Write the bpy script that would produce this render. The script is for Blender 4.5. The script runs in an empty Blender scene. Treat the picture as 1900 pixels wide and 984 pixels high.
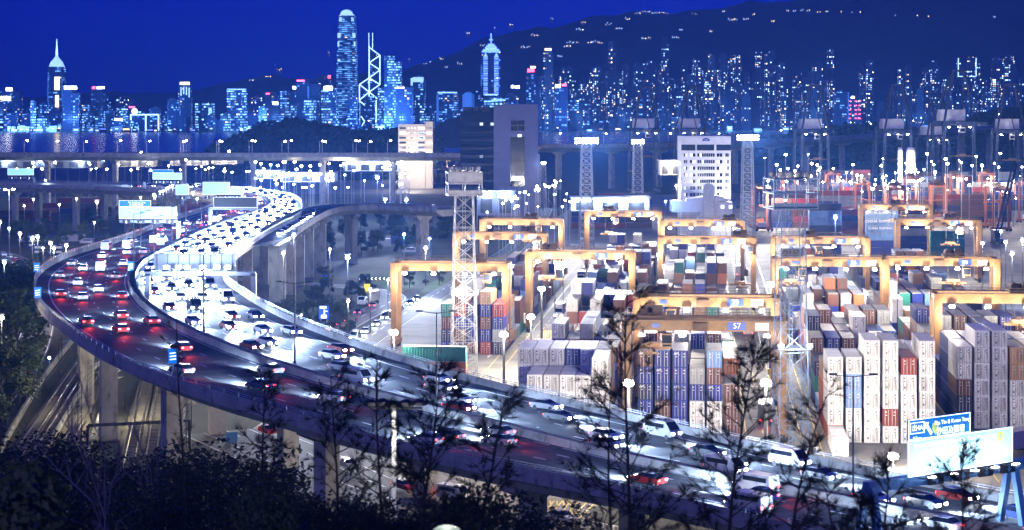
import bpy, bmesh, math, random
from mathutils import Vector, Matrix
R = math.radians
rnd = random.Random(7)
scene = bpy.context.scene
col = scene.collection

# ------------------------------------------------------------------ camera
F, HY, H = 3600.0, 212.0, 53.0          # focal length in photo pixels, horizon row, eye height
cam = bpy.data.objects.new('camera', bpy.data.cameras.new('camera'))
col.objects.link(cam)
cam.location = (0, 0, H)
cam.rotation_euler = (R(90), 0, 0)
cam.data.sensor_width = 36
cam.data.lens = F / 1900 * 36
cam.data.shift_y = -(492 - HY) / 1900
cam.data.clip_start = 0.5
cam.data.clip_end = 40000
scene.camera = cam
cam.data.dof.use_dof = True; cam.data.dof.focus_distance = 420; cam.data.dof.aperture_fstop = 1.3

# ------------------------------------------------------------------ world, fill light, exposure
world = bpy.data.worlds.new('World'); scene.world = world; world.use_nodes = True
nt = world.node_tree; nt.nodes.clear()
sky = nt.nodes.new('ShaderNodeTexSky'); sky.sky_type = 'NISHITA'; sky.sun_disc = False
SUN_EL, SUN_ROT = R(16.0), R(205)
sky.sun_elevation = SUN_EL; sky.sun_rotation = SUN_ROT; sky.altitude = 0
tint = nt.nodes.new('ShaderNodeMix'); tint.data_type = 'RGBA'; tint.blend_type = 'MULTIPLY'
tint.inputs[0].default_value = 1.0
tint.inputs[7].default_value = (0.0, 0.012, 1.45, 1)      # deep blue night grading of the twilight sky
bg = nt.nodes.new('ShaderNodeBackground'); bg.inputs[1].default_value = 0.066
out = nt.nodes.new('ShaderNodeOutputWorld')
nt.links.new(sky.outputs[0], tint.inputs[6]); nt.links.new(tint.outputs[2], bg.inputs[0]); nt.links.new(bg.outputs[0], out.inputs[0])
sun = bpy.data.objects.new('moon', bpy.data.lights.new('moon', 'SUN')); col.objects.link(sun)  # added warm fill from behind the camera, standing in for city glow
sun.data.energy = 0.22; sun.data.angle = R(0.5); sun.data.color = (1.0, 0.95, 0.86)
sun.rotation_euler = Vector((math.sin(SUN_ROT) * math.cos(SUN_EL), math.cos(SUN_ROT) * math.cos(SUN_EL), math.sin(SUN_EL))).to_track_quat('Z', 'Y').to_euler()
scene.view_settings.view_transform = 'Standard'
scene.view_settings.look = 'None'
scene.view_settings.exposure = 0.15
scene.view_settings.gamma = 1.0
scene.view_settings.use_curve_mapping = False
cy = scene.cycles
cy.max_bounces = 4; cy.diffuse_bounces = 2; cy.glossy_bounces = 2; cy.transmission_bounces = 2
cy.volume_bounces = 0; cy.transparent_max_bounces = 4
cy.sample_clamp_indirect = 1.5; cy.sample_clamp_direct = 0
cy.use_denoising = True; cy.use_light_tree = True
cy.caustics_reflective = False; cy.caustics_refractive = False

# ------------------------------------------------------------------ helpers
def G(px, py, z=0.0):                    # photo pixel -> point on the plane z
    Y = (H - z) * F / (py - HY); return Vector(((px - 950) * Y / F, Y, z))
def A(px, py, Y):                        # photo pixel at depth Y
    return Vector(((px - 950) * Y / F, Y, H - (py - HY) * Y / F))
UX, UY = 0.0995, 0.99504                 # direction of the container lanes
def YV(u, v, z=0.0):                     # yard frame: u along lanes, v across
    return Vector((u * UX + v * UY, u * UY - v * UX, z))
YROT = -math.atan2(UX, UY)

class MB:
    def __init__(s): s.v = []; s.f = []; s.mi = []; s.m = 0
    def quad(s, pts):
        n = len(s.v); s.v += [tuple(p) for p in pts]; s.f.append(tuple(range(n, n + len(pts)))); s.mi.append(s.m); return s
    def box(s, c, d, M=None):
        x, y, z = c; a, b, e = d[0] / 2, d[1] / 2, d[2] / 2
        P = [Vector((x + i * a, y + j * b, z + k * e)) for i in (-1, 1) for j in (-1, 1) for k in (-1, 1)]
        if M is not None: P = [M @ p for p in P]
        n = len(s.v); s.v += [tuple(p) for p in P]
        for f in ((0, 1, 3, 2), (4, 6, 7, 5), (0, 4, 5, 1), (2, 3, 7, 6), (0, 2, 6, 4), (1, 5, 7, 3)):
            s.f.append(tuple(n + i for i in f)); s.mi.append(s.m)
        return s
    def prism(s, poly, lo, hi, axis='z', M=None):
        n = len(s.v); k = len(poly)
        def mk(p, h):
            q = Vector((p[0], p[1], h)) if axis == 'z' else (Vector((p[0], h, p[1])) if axis == 'y' else Vector((h, p[0], p[1])))
            return M @ q if M is not None else q
        s.v += [tuple(mk(p, lo)) for p in poly] + [tuple(mk(p, hi)) for p in poly]
        s.f.append(tuple(n + i for i in reversed(range(k)))); s.f.append(tuple(n + k + i for i in range(k))); s.mi += [s.m] * 2
        for i in range(k):
            j = (i + 1) % k; s.f.append((n + i, n + j, n + k + j, n + k + i)); s.mi.append(s.m)
        return s
    def tube(s, p0, p1, r0, r1=None, n=6, cap=True):
        r1 = r0 if r1 is None else r1
        p0, p1 = Vector(p0), Vector(p1); d = (p1 - p0)
        if d.length < 1e-6: return s
        d.normalize(); a = d.orthogonal().normalized(); b = d.cross(a)
        k = len(s.v)
        for (p, r) in ((p0, r0), (p1, r1)):
            for i in range(n):
                t = 2 * math.pi * (i + .5) / n; s.v.append(tuple(p + a * math.cos(t) * r + b * math.sin(t) * r))
        for i in range(n):
            j = (i + 1) % n; s.f.append((k + i, k + j, k + n + j, k + n + i)); s.mi.append(s.m)
        if cap:
            s.f.append(tuple(k + i for i in reversed(range(n)))); s.f.append(tuple(k + n + i for i in range(n))); s.mi += [s.m] * 2
        return s
    def bar(s, p0, p1, w, h=None):       # rectangular member, h vertical
        h = w if h is None else h
        p0, p1 = Vector(p0), Vector(p1); d = (p1 - p0).normalized()
        up = Vector((0, 0, 1)) if abs(d.z) < .95 else Vector((0, 1, 0))
        a = d.cross(up).normalized(); b = a.cross(d).normalized()
        k = len(s.v)
        for p in (p0, p1):
            for (i, j) in ((-1, -1), (1, -1), (1, 1), (-1, 1)): s.v.append(tuple(p + a * i * w / 2 + b * j * h / 2))
        for i in range(4):
            j = (i + 1) % 4; s.f.append((k + i, k + j, k + 4 + j, k + 4 + i)); s.mi.append(s.m)
        s.f.append((k + 3, k + 2, k + 1, k)); s.f.append((k + 4, k + 5, k + 6, k + 7)); s.mi += [s.m] * 2
        return s
    def lathe(s, prof, n=12, c=(0, 0, 0), ang=0.0):
        k = len(s.v)
        for (r, z) in prof:
            for i in range(n):
                t = 2 * math.pi * i / n + ang; s.v.append((c[0] + r * math.cos(t), c[1] + r * math.sin(t), c[2] + z))
        for q in range(len(prof) - 1):
            for i in range(n):
                j = (i + 1) % n; s.f.append((k + q * n + i, k + q * n + j, k + (q + 1) * n + j, k + (q + 1) * n + i)); s.mi.append(s.m)
        s.f.append(tuple(k + i for i in reversed(range(n)))); s.f.append(tuple(k + (len(prof) - 1) * n + i for i in range(n))); s.mi += [s.m] * 2
        return s
    def ball(s, c, r, n=8, m=5, sz=1.0):
        return s.lathe([(max(.001, r * math.sin(math.pi * i / m)), -r * sz * math.cos(math.pi * i / m)) for i in range(m + 1)], n, c)
    def mesh(s, name, mats, smooth=False):
        me = bpy.data.meshes.new(name); me.from_pydata(s.v, [], s.f)
        for m in (mats if isinstance(mats, (list, tuple)) else [mats]): me.materials.append(m)
        if isinstance(mats, (list, tuple)) and len(mats) > 1: me.polygons.foreach_set('material_index', s.mi)
        if smooth: me.polygons.foreach_set('use_smooth', [True] * len(me.polygons))
        me.update(); return me
    def build(s, name, mats, parent=None, smooth=False, loc=None, rz=0.0):
        return inst(name, s.mesh(name, mats, smooth), parent, loc, rz)

def inst(name, me, parent=None, loc=None, rz=0.0):
    o = bpy.data.objects.new(name, me); col.objects.link(o)
    if parent is not None: o.parent = parent
    if loc is not None: o.location = loc
    if rz: o.rotation_euler = (0, 0, rz)
    return o
def tag(o, label, cat, group=None, kind=None):
    if label: o['label'] = label
    if cat: o['category'] = cat
    if group: o['group'] = group
    if kind: o['kind'] = kind
    return o
def thing(name, label, cat, loc=(0, 0, 0), rz=0.0, group=None):
    o = bpy.data.objects.new(name, None); col.objects.link(o); o.empty_display_size = 0.1
    o.location = loc; o.rotation_euler = (0, 0, rz)
    return tag(o, label, cat, group)
def struct(o): o['kind'] = 'structure'; return o
CH = {}
def remember(o):                          # children lists for copying
    CH[o.name] = [c for c in bpy.data.objects if c.parent == o]
def copy_tree(o, parent=None, kids=None):
    c = o.copy(); col.objects.link(c)
    if parent is not None: c.parent = parent
    for ch in (kids if kids is not None else o.children): copy_tree(ch, c)
    return c
ONES = 'zeroth first second third fourth fifth sixth seventh eighth ninth tenth eleventh twelfth thirteenth fourteenth fifteenth sixteenth seventeenth eighteenth nineteenth'.split()
TENS = {2: 'twent', 3: 'thirt', 4: 'fort', 5: 'fift', 6: 'sixt', 7: 'sevent', 8: 'eight', 9: 'ninet'}
def ordw(n):
    if n < 20: return ONES[n]
    if n >= 100: return 'hundred-and-' + ordw(n - 100) if n > 100 else 'hundredth'
    t = TENS[n // 10]
    return t + 'ieth' if n % 10 == 0 else t + 'y-' + ONES[n % 10]

# ------------------------------------------------------------------ materials
def _nodes(name):
    m = bpy.data.materials.new(name); m.use_nodes = True
    n = m.node_tree; b = n.nodes['Principled BSDF']; return m, n, b
def mat(name, c, rough=0.6, metal=0.0, var=0.25, scale=0.6, spec=0.5, rust=None, bump=0.0, coords='Object', stretch=(1, 1, 1), objvar=0.0):
    m, n, b = _nodes(name)
    b.inputs['Roughness'].default_value = rough; b.inputs['Metallic'].default_value = metal
    b.inputs['Specular IOR Level'].default_value = spec
    tc = n.nodes.new('ShaderNodeTexCoord'); mp = n.nodes.new('ShaderNodeMapping'); mp.inputs['Scale'].default_value = stretch
    n.links.new(tc.outputs[coords], mp.inputs[0])
    nz = n.nodes.new('ShaderNodeTexNoise'); nz.inputs['Scale'].default_value = scale; nz.inputs['Detail'].default_value = 5; nz.inputs['Roughness'].default_value = .65
    n.links.new(mp.outputs[0], nz.inputs['Vector'])
    rp = n.nodes.new('ShaderNodeValToRGB')
    lo = tuple(x * (1 - var) for x in c) + (1,); hi = tuple(min(1, x * (1 + var)) for x in c) + (1,)
    rp.color_ramp.elements[0].position = .3; rp.color_ramp.elements[0].color = lo
    rp.color_ramp.elements[1].position = .7; rp.color_ramp.elements[1].color = hi
    n.links.new(nz.outputs[0], rp.inputs[0]); last = rp.outputs[0]
    if rust:
        n2 = n.nodes.new('ShaderNodeTexNoise'); n2.inputs['Scale'].default_value = scale * 2.3; n2.inputs['Detail'].default_value = 8
        n.links.new(mp.outputs[0], n2.inputs['Vector'])
        r2 = n.nodes.new('ShaderNodeValToRGB'); r2.color_ramp.elements[0].position = .56; r2.color_ramp.elements[1].position = .7
        n.links.new(n2.outputs[0], r2.inputs[0])
        mx = n.nodes.new('ShaderNodeMix'); mx.data_type = 'RGBA'; mx.inputs[7].default_value = tuple(rust) + (1,)
        n.links.new(r2.outputs[0], mx.inputs[0]); n.links.new(last, mx.inputs[6]); last = mx.outputs[2]
    if objvar:
        oi = n.nodes.new('ShaderNodeObjectInfo'); hs = n.nodes.new('ShaderNodeHueSaturation'); mr = n.nodes.new('ShaderNodeMapRange')
        n.links.new(oi.outputs['Random'], mr.inputs[0]); mr.inputs[3].default_value = 1 - objvar; mr.inputs[4].default_value = 1 + objvar * .6
        n.links.new(mr.outputs[0], hs.inputs['Value']); n.links.new(last, hs.inputs['Color']); last = hs.outputs[0]
    n.links.new(last, b.inputs['Base Color'])
    if bump:
        bp = n.nodes.new('ShaderNodeBump'); bp.inputs['Strength'].default_value = bump; bp.inputs['Distance'].default_value = .05
        n.links.new(nz.outputs[0], bp.inputs['Height']); n.links.new(bp.outputs[0], b.inputs['Normal'])
    return m
def emit(name, c, s, base=(.5, .5, .5)):
    m, n, b = _nodes(name)
    b.inputs['Base Color'].default_value = base + (1,); b.inputs['Emission Color'].default_value = tuple(c) + (1,); b.inputs['Emission Strength'].default_value = s
    m.cycles.emission_sampling = 'NONE'; return m
M = {}
M['asphalt'] = mat('asphalt', (.10, .102, .105), .7, var=.4, scale=.18, bump=.15, spec=.12, stretch=(1, 1, 1), rust=(.05, .05, .055))
M['road_grey'] = mat('road_grey', (.09, .09, .088), .7, var=.3, scale=.15)
M['yard'] = mat('yard_concrete', (.19, .185, .17), .75, var=.35, scale=.12)
M['soil'] = mat('soil', (.035, .04, .025), .95, var=.5, scale=.05)
M['lawn'] = mat('lawn', (.05, .085, .03), .95, var=.5, scale=.3)
M['concrete'] = mat('concrete', (.30, .295, .275), .85, var=.3, scale=.35, stretch=(1, 1, .5), rust=(.16, .15, .13))
M['concrete_dark'] = mat('concrete_dark', (.2, .2, .19), .9, var=.35, scale=.3, rust=(.09, .09, .08))
M['paint'] = mat('road_paint', (.75, .75, .72), .5, var=.15, scale=2)
M['paint_yellow'] = mat('road_paint_yellow', (.65, .48, .06), .5, var=.15, scale=2)
M['steel'] = mat('galvanised_steel', (.38, .4, .42), .45, .6, var=.2, scale=1)
M['steel_dark'] = mat('dark_steel', (.05, .055, .065), .5, .3, var=.3, scale=1)
M['blue_steel'] = mat('blue_painted_steel', (.09, .15, .27), .5, .1, var=.25, scale=1)
M['crane'] = mat('crane_yellow', (.19, .105, .04), .5, 0, var=.25, scale=.5, rust=(.25, .1, .04))
M['crane_dark'] = mat('crane_walkway', (.11, .07, .045), .8, .2, var=.4, scale=.8)
M['rust_red'] = mat('rust_red', (.28, .09, .045), .7, 0, var=.3, scale=.5)
M['navy'] = mat('navy_steel', (.02, .03, .075), .55, .1, var=.3, scale=.3)
M['white'] = mat('white_paint', (.72, .72, .7), .5, 0, var=.1, scale=.5)
M['glass'] = mat('dark_glass', (.012, .016, .025), .08, 0, var=.2, scale=.2, spec=.8)
M['rubber'] = mat('rubber', (.018, .018, .018), .8, 0)
M['black'] = mat('black_paint', (.015, .015, .017), .5)
M['bark'] = mat('bark', (.055, .045, .035), .95, var=.4, scale=6)
M['bark_pale'] = mat('bark_pale', (.22, .2, .2), .9, var=.3, scale=6)
M['lamp_cool'] = emit('lamp_lens_cool', (.78, .88, 1), 60)
M['lamp_warm'] = emit('lamp_lens_warm', (1, .86, .62), 60)
M['lamp_blue'] = emit('lamp_lens_blue', (.35, .55, 1), 60)
M['flood'] = emit('floodlight_lens', (1, .95, .88), 160)
M['head_lens'] = emit('headlight_lens', (.85, .92, 1), 90)
M['tail_lens'] = emit('tail_light_lens', (1, .03, .02), 7)
M['red_light'] = emit('red_beacon', (1, .04, .03), 12)

def point(name, loc, power, color=(1, 1, 1), parent=None, radius=0.25, kind='POINT', spot=None, blend=.5, rot=None):
    L = bpy.data.lights.new(name, kind); L.energy = power; L.color = color; L.shadow_soft_size = radius
    if kind == 'SPOT': L.spot_size = spot; L.spot_blend = blend
    o = bpy.data.objects.new(name, L); col.objects.link(o); o.location = loc
    if rot: o.rotation_euler = rot
    if parent is not None: o.parent = parent
    return o
WARM, COOL, BLUE = (1, .87, .70), (.55, .72, 1), (.16, .36, 1)

def text_mesh(s, size, mname, extrude=.01, align='CENTER'):
    cu = bpy.data.curves.new('lettering', 'FONT'); cu.body = s; cu.size = size; cu.extrude = extrude
    cu.align_x = align; cu.align_y = 'CENTER'
    o = bpy.data.objects.new('lettering_tmp', cu); col.objects.link(o)
    dg = bpy.context.evaluated_depsgraph_get(); dg.update()
    me = bpy.data.meshes.new_from_object(o.evaluated_get(dg)); me.name = 'lettering'
    bpy.data.objects.remove(o); bpy.data.curves.remove(cu)
    me.materials.clear(); me.materials.append(mname); return me
def text(s, size, m, parent, loc, rx=R(90), rz=0.0, name='lettering'):
    o = inst(name, text_mesh(s, size, m), parent, loc); o.rotation_euler = (rx, 0, rz); return o

def catmull(P, n=8):
    out = []
    for i in range(len(P) - 1):
        p0 = P[max(i - 1, 0)]; p1 = P[i]; p2 = P[i + 1]; p3 = P[min(i + 2, len(P) - 1)]
        for k in range(n):
            t = k / n
            out.append(0.5 * ((2 * p1) + (-p0 + p2) * t + (2 * p0 - 5 * p1 + 4 * p2 - p3) * t * t + (-p0 + 3 * p1 - 3 * p2 + p3) * t ** 3))
    out.append(P[-1].copy()); return out
def resample(P, step):
    D = [0]
    for a, b in zip(P, P[1:]): D.append(D[-1] + (b - a).length)
    n = max(2, int(D[-1] / step)); out = []; j = 0
    for i in range(n + 1):
        d = D[-1] * i / n
        while j < len(D) - 2 and D[j + 1] < d: j += 1
        t = (d - D[j]) / max(1e-6, D[j + 1] - D[j]); out.append(P[j].lerp(P[j + 1], t))
    return out
def smooth(P, it=3):
    for _ in range(it):
        P = [P[0]] + [(P[i - 1] + P[i] * 2 + P[i + 1]) / 4 for i in range(1, len(P) - 1)] + [P[-1]]
    return P
def strip(mb, L, Rr, dz=0.0):            # ribbon between two polylines
    n = len(mb.v); k = len(L)
    for a, b in zip(L, Rr): mb.v += [(a.x, a.y, a.z + dz), (b.x, b.y, b.z + dz)]
    for i in range(k - 1):
        mb.f.append((n + 2 * i, n + 2 * i + 1, n + 2 * i + 3, n + 2 * i + 2)); mb.mi.append(mb.m)
def offset_line(P, d):                   # move a polyline sideways (right positive)
    out = []
    for i in range(len(P)):
        t = P[min(i + 1, len(P) - 1)] - P[max(i - 1, 0)]; t.z = 0; t.normalize()
        out.append(P[i] + Vector((t.y, -t.x, 0)) * d)
    return out
def sweep(mb, P, prof):                  # sweep profile [(side, z)] along P
    cols = [offset_line(P, s) for (s, z) in prof]; n = len(mb.v); k = len(prof)
    for i in range(len(P)):
        for j, (s, z) in enumerate(prof): c = cols[j][i]; mb.v.append((c.x, c.y, c.z + z))
    for i in range(len(P) - 1):
        for j in range(k):
            q = (j + 1) % k; mb.f.append((n + i * k + j, n + i * k + q, n + (i + 1) * k + q, n + (i + 1) * k + j)); mb.mi.append(mb.m)
    mb.f.append(tuple(n + j for j in reversed(range(k)))); mb.f.append(tuple(n + (len(P) - 1) * k + j for j in range(k))); mb.mi += [mb.m] * 2
def side_profile_fill(): pass
# ------------------------------------------------------------------ ground, water, hills
def hill_z(x, y):
    z = 47.5 - 0.235 * y
    z = max(0.0, z) if y > 0 else 47.5
    z += 1.2 * math.sin(x * .09 + y * .05) * min(1, z / 10)
    return max(z, 0.0)
mb = MB()
xs = [-4000, -1500, -500] + [-300 + 15 * i for i in range(41)] + [500, 1500, 4000]
ys = [-150, -60] + [12 * i for i in range(0, 21)] + [300, 500, 900, 1500, 2700]
for y in ys:
    for x in xs: mb.v.append((x, y, hill_z(x, y)))
for j in range(len(ys) - 1):
    for i in range(len(xs) - 1):
        a = j * len(xs) + i; mb.f.append((a, a + 1, a + 1 + len(xs), a + len(xs))); mb.mi.append(0)
struct(mb.build('ground', M['soil'], smooth=True))
m, n, b = _nodes('harbour_water'); b.inputs['Base Color'].default_value = (.004, .012, .03, 1); b.inputs['Roughness'].default_value = .18
wv = n.nodes.new('ShaderNodeTexNoise'); wv.inputs['Scale'].default_value = .02; wv.inputs['Detail'].default_value = 6
bp = n.nodes.new('ShaderNodeBump'); bp.inputs['Distance'].default_value = 2; bp.inputs['Strength'].default_value = .5
tc = n.nodes.new('ShaderNodeTexCoord'); n.links.new(tc.outputs['Object'], wv.inputs['Vector']); n.links.new(wv.outputs[0], bp.inputs['Height']); n.links.new(bp.outputs[0], b.inputs['Normal'])
struct(MB().box((0, 4250, -2.5), (8000, 3100, 3)).build('water', m))
struct(MB().box((0, 8150, -1), (8000, 4700, 4)).build('island_ground', M['soil']))
# the mountain ridge behind the city
def ridge(xp):                            # photo column -> photo row of the skyline
    K = [(-300, 185), (0, 178), (200, 176), (380, 168), (470, 150), (520, 138), (600, 146), (720, 138), (800, 112), (880, 84), (960, 58), (1080, 36), (1220, 22), (1350, 14), (1460, 2), (1560, -22), (1700, -40), (1900, -45), (2300, -10)]
    for (a, b), (c, d) in zip(K, K[1:]):
        if a <= xp <= c: return b + (d - b) * (xp - a) / (c - a)
    return 200
rr = random.Random(3)
HILL_Y = 8600.0
def hill_height(x, y):
    xp = 950 + x * F / HILL_Y
    top = H - (ridge(xp) - HY) * HILL_Y / F
    t = (y - 6700) / (HILL_Y - 6700)
    s = max(0, min(1, t)); s = s * s * (3 - 2 * s) if y <= HILL_Y else max(0, 1 - (y - HILL_Y) / 2200)
    w = 10 * math.sin(x * .011 + y * .004) + 7 * math.sin(x * .027 - y * .009) + 4 * math.sin(x * .06 + 1)
    return max(0, top * s + w * s)
mb = MB(); nx, ny = 110, 22
for j in range(ny + 1):
    y = 6650 + j * 170
    for i in range(nx + 1):
        x = -3200 + i * 6400 / nx; mb.v.append((x, y, hill_height(x, y)))
for j in range(ny):
    for i in range(nx):
        a = j * (nx + 1) + i; mb.f.append((a, a + 1, a + nx + 2, a + nx + 1)); mb.mi.append(0)
M['hill'] = mat('wooded_hillside', (.02, .03, .022), .95, var=.5, scale=.01)
struct(mb.build('mountain', M['hill'], smooth=True))

# flat sheets of the low ground
def sheet(name, pts, m, z):
    return struct(MB().quad([(p[0], p[1], z) for p in pts]).build(name, m))
yard_pts = [YV(262, -44), YV(300, -76), YV(1250, -76), YV(1500, 330), YV(262, 330)]
sheet('yard_pavement', yard_pts, M['yard'], .008)
mb = MB()                                 # yellow and white lane paint of the yard
for v in (-45.2, -42.2, -14.6, 6.6, 12.6, 15.6, 18.2, 42):
    mb.quad([YV(285, v - .1, .014), YV(285, v + .1, .014), YV(760, v + .1, .014), YV(760, v - .1, .014)])
for v in (9.4, -38, -40):
    for k in range(60):
        u = 285 + 8 * k; mb.quad([YV(u, v - .1, .014), YV(u, v + .1, .014), YV(u + 4, v + .1, .014), YV(u + 4, v - .1, .014)])
struct(mb.build('yard_markings', M['paint_yellow']))
mb = MB()
for (px, py) in ((1518, 838), (905, 664), (1548, 838)):       # arrows painted on the truck lanes
    p = G(px, py); 
    def q(a, b): return (p.x + a * UY + b * UX, p.y - a * UX + b * UY, .018)
    mb.quad([q(-.2, 0), q(.2, 0), q(.2, 3), q(-.2, 3)]); mb.quad([q(-.7, 3), q(.7, 3), q(0, 4.6)])
for k in range(8):
    for v in (8, 11.5): mb.quad([YV(300 + 20 * k, v, .018), YV(300 + 20 * k, v + 2, .018), YV(300.3 + 20 * k, v + 2, .018), YV(300.3 + 20 * k, v, .018)])
struct(mb.build('yard_arrows', M['paint']))

def road(name, pix, w, m, z=.012, lines=True, lanes=2):
    C = resample(smooth(catmull([G(a, b, 0) for a, b in pix], 6), 2), 6)
    mb = MB(); strip(mb, offset_line(C, w / 2), offset_line(C, -w / 2), z); struct(mb.build(name, m))
    if lines:
        mb = MB()
        for d in (-w / 2 + .4, w / 2 - .4): strip(mb, offset_line(C, d + .08), offset_line(C, d - .08), z + .006)
        for k in range(1, lanes):
            d = -w / 2 + w * k / lanes
            a, b = offset_line(C, d + .08), offset_line(C, d - .08)
            for i in range(0, len(C) - 1, 2): strip(mb, a[i:i + 2], b[i:i + 2], z + .006)
        struct(mb.build('road_markings', M['paint']))
    return C
SR1 = road('service_road', [(540, 745), (620, 672), (690, 622), (760, 576), (830, 532), (890, 496), (945, 468), (985, 430), (1005, 400), (1012, 380), (1000, 366)], 9, M['road_grey'])
SR2 = road('slip_road', [(500, 720), (570, 650), (640, 604), (690, 578), (722, 562), (728, 550), (705, 541), (660, 534), (590, 528), (500, 522), (420, 516)], 8, M['road_grey'], z=.02)
LR = road('lower_road', [(-120, 452), (-40, 462), (20, 476), (60, 500), (78, 540), (72, 600), (52, 660), (10, 720), (-80, 800)], 8, M['road_grey'])
UR = road('underpass_road', [(420, 800), (540, 850), (620, 890), (720, 925), (900, 960), (1100, 1000)], 16, M['road_grey'], lanes=4)
mb = MB()                                 # yellow box junction seen below the viaduct
for k in range(7):
    a, b = G(968 + 14 * k, 985), G(1012 + 16 * k, 930)
    for (s, e) in ((a, b), (G(1068 - 14 * k, 985), G(985 + 12 * (6 - k), 930))):
        d = (e - s).normalized(); nn = Vector((d.y, -d.x, 0)) * .11
        mb.quad([s + nn + Vector((0, 0, .04 + .004 * k)), s - nn + Vector((0, 0, .04 + .004 * k)), e - nn + Vector((0, 0, .04 + .004 * k)), e + nn + Vector((0, 0, .04 + .004 * k))])
sheet('junction_pavement', [G(940, 1000), G(1100, 1000), G(1090, 915), G(950, 915)], M['road_grey'], .03)
struct(mb.build('box_junction', M['paint_yellow']))
for pts in ([(640, 640), (760, 560), (800, 525), (870, 488), (885, 492), (790, 548), (700, 604)], [(735, 548), (790, 520), (800, 500), (690, 500), (640, 512), (700, 528)], [(640, 560), (500, 640), (470, 600), (560, 540)]):
    sheet('lawn', [G(*p) for p in pts], M['lawn'], .032)
sheet('terminal_pavement', [G(-40, 360), G(900, 360), G(900, 296), G(-40, 296)], M['road_grey'], .006)
# ------------------------------------------------------------------ the curved highway viaduct
def zdeck(px):                            # deck height along the near arm
    K = [(0, 20), (260, 20), (475, 17.5), (700, 15), (950, 12.5), (1200, 11.3), (2400, 10.5)]
    for (a, b), (c, d) in zip(K, K[1:]):
        if a <= px <= c: return b + (d - b) * (px - a) / (c - a)
    return 20
def lift(near, far, bar=.9):
    out = []
    for a, b in near: z = zdeck(a); p = G(a, b, z + bar); p.z = z; out.append(p)
    for a, b in far: p = G(a, b, 20 + bar); p.z = 20; out.append(p)
    return out
MED = lift([(2250, 1070), (1895, 976), (1710, 949), (1613, 930), (1502, 904), (1300, 874), (1111, 832), (1017, 808), (950, 788), (780, 747), (683, 722), (609, 702), (532, 680), (475, 662), (403, 631), (335, 604), (278, 570)],
           [(252, 541), (243, 513), (250, 492), (268, 476), (302, 460), (369, 428), (420, 408), (468, 393), (498, 379), (497, 367), (470, 359), (420, 352), (320, 347), (180, 342), (0, 339), (-200, 337)])
OUT = lift([(2000, 1110), (1700, 1030), (1420, 960), (1235, 911), (1084, 876), (950, 849), (800, 817), (681, 790), (596, 768), (522, 741), (475, 721), (329, 681), (248, 651), (188, 624), (124, 592), (80, 564)],
           [(68, 545), (65, 521), (72, 498), (94, 481), (134, 466), (201, 449), (255, 432), (285, 419), (335, 399), (380, 385), (400, 376), (390, 367), (345, 359), (260, 354), (130, 350), (-200, 345)])
INN = lift([(2350, 1020), (1900, 929), (1794, 908), (1640, 875), (1525, 851), (1425, 833), (1279, 802), (1178, 779), (1084, 760), (950, 730), (844, 703), (760, 680), (643, 643), (545, 608), (475, 573), (433, 545)],
           [(416, 524), (413, 506), (421, 490), (443, 474), (475, 457), (508, 438), (535, 420), (552, 402), (560, 386), (553, 374), (525, 362), (475, 352), (400, 343), (250, 336), (0, 333), (-200, 331)])
medC = smooth(resample(catmull(MED, 8), 6), 12)
def cross(P, i):
    t = P[min(i + 1, len(P) - 1)] - P[max(i - 1, 0)]; t.z = 0; t.normalize(); return t, Vector((t.y, -t.x, 0))
def width(P, i, poly, sign):
    t, nn = cross(P, i); o = P[i]; best = None
    for a, b in zip(poly, poly[1:]):
        d = b - a; den = nn.x * d.y - nn.y * d.x
        if abs(den) < 1e-9: continue
        s = ((a.x - o.x) * d.y - (a.y - o.y) * d.x) / den; k = ((a.x - o.x) * nn.y - (a.y - o.y) * nn.x) / den
        if 0 <= k <= 1 and s * sign > 2 and (best is None or abs(s) < abs(best)): best = s
    return best
outC, innC = smooth(resample(catmull(OUT, 8), 4), 6), smooth(resample(catmull(INN, 8), 4), 6)
N = len(medC); wo, wi = [], []
for i in range(N): wo.append(width(medC, i, outC, -1)); wi.append(width(medC, i, innC, 1))
def fill(w, lo, hi):
    last = next(x for x in w if x is not None); o = []
    for x in w:
        x = last if x is None else x; last = max(lo, min(hi, abs(x))); o.append(last)
    for _ in range(10): o = [o[0]] + [(o[i - 1] + 2 * o[i] + o[i + 1]) / 4 for i in range(1, len(o) - 1)] + [o[-1]]
    return o
# travelling from the near right corner into the picture the outer side is on the left
wo = fill(wo, 11.5, 19); wi = fill(wi, 11.5, 19)
def lateral(s):                           # polyline at s: -1 outer edge .. 0 median .. 1 inner edge
    o = []
    for i in range(N):
        t, nn = cross(medC, i); o.append(medC[i] + nn * (s * (wi[i] if s > 0 else wo[i])))
    return o
EO, EI = lateral(-1), lateral(1)
ML, MR = offset_line(medC, -.55), offset_line(medC, .55)
mb = MB(); strip(mb, EI, EO); struct(mb.build('elevated_road', M['asphalt']))
via = thing('highway_viaduct', 'curved concrete highway viaduct on piers sweeping across the foreground', 'viaduct', medC[40] * 1.0)
via.location = (0, 0, 0)
mb = MB()                                 # deck slab and box girders below the road sheet
def ring(i):
    t, nn = cross(medC, i); o = medC[i]; P = []
    for (s, dz) in ((-wo[i] - .35, -.02), (-wo[i] - .35, -.7), (-wo[i] + 2.4, -1.0), (-wo[i] + 3.6, -2.7), (-2.5, -2.7), (-1.5, -1.1), (1.5, -1.1), (2.5, -2.7), (wi[i] - 3.6, -2.7), (wi[i] - 2.4, -1.0), (wi[i] + .35, -.7), (wi[i] + .35, -.02)):
        P.append(o + nn * s + Vector((0, 0, dz)))
    return P
K = 12
for i in range(N): mb.v += [tuple(p) for p in ring(i)]
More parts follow.
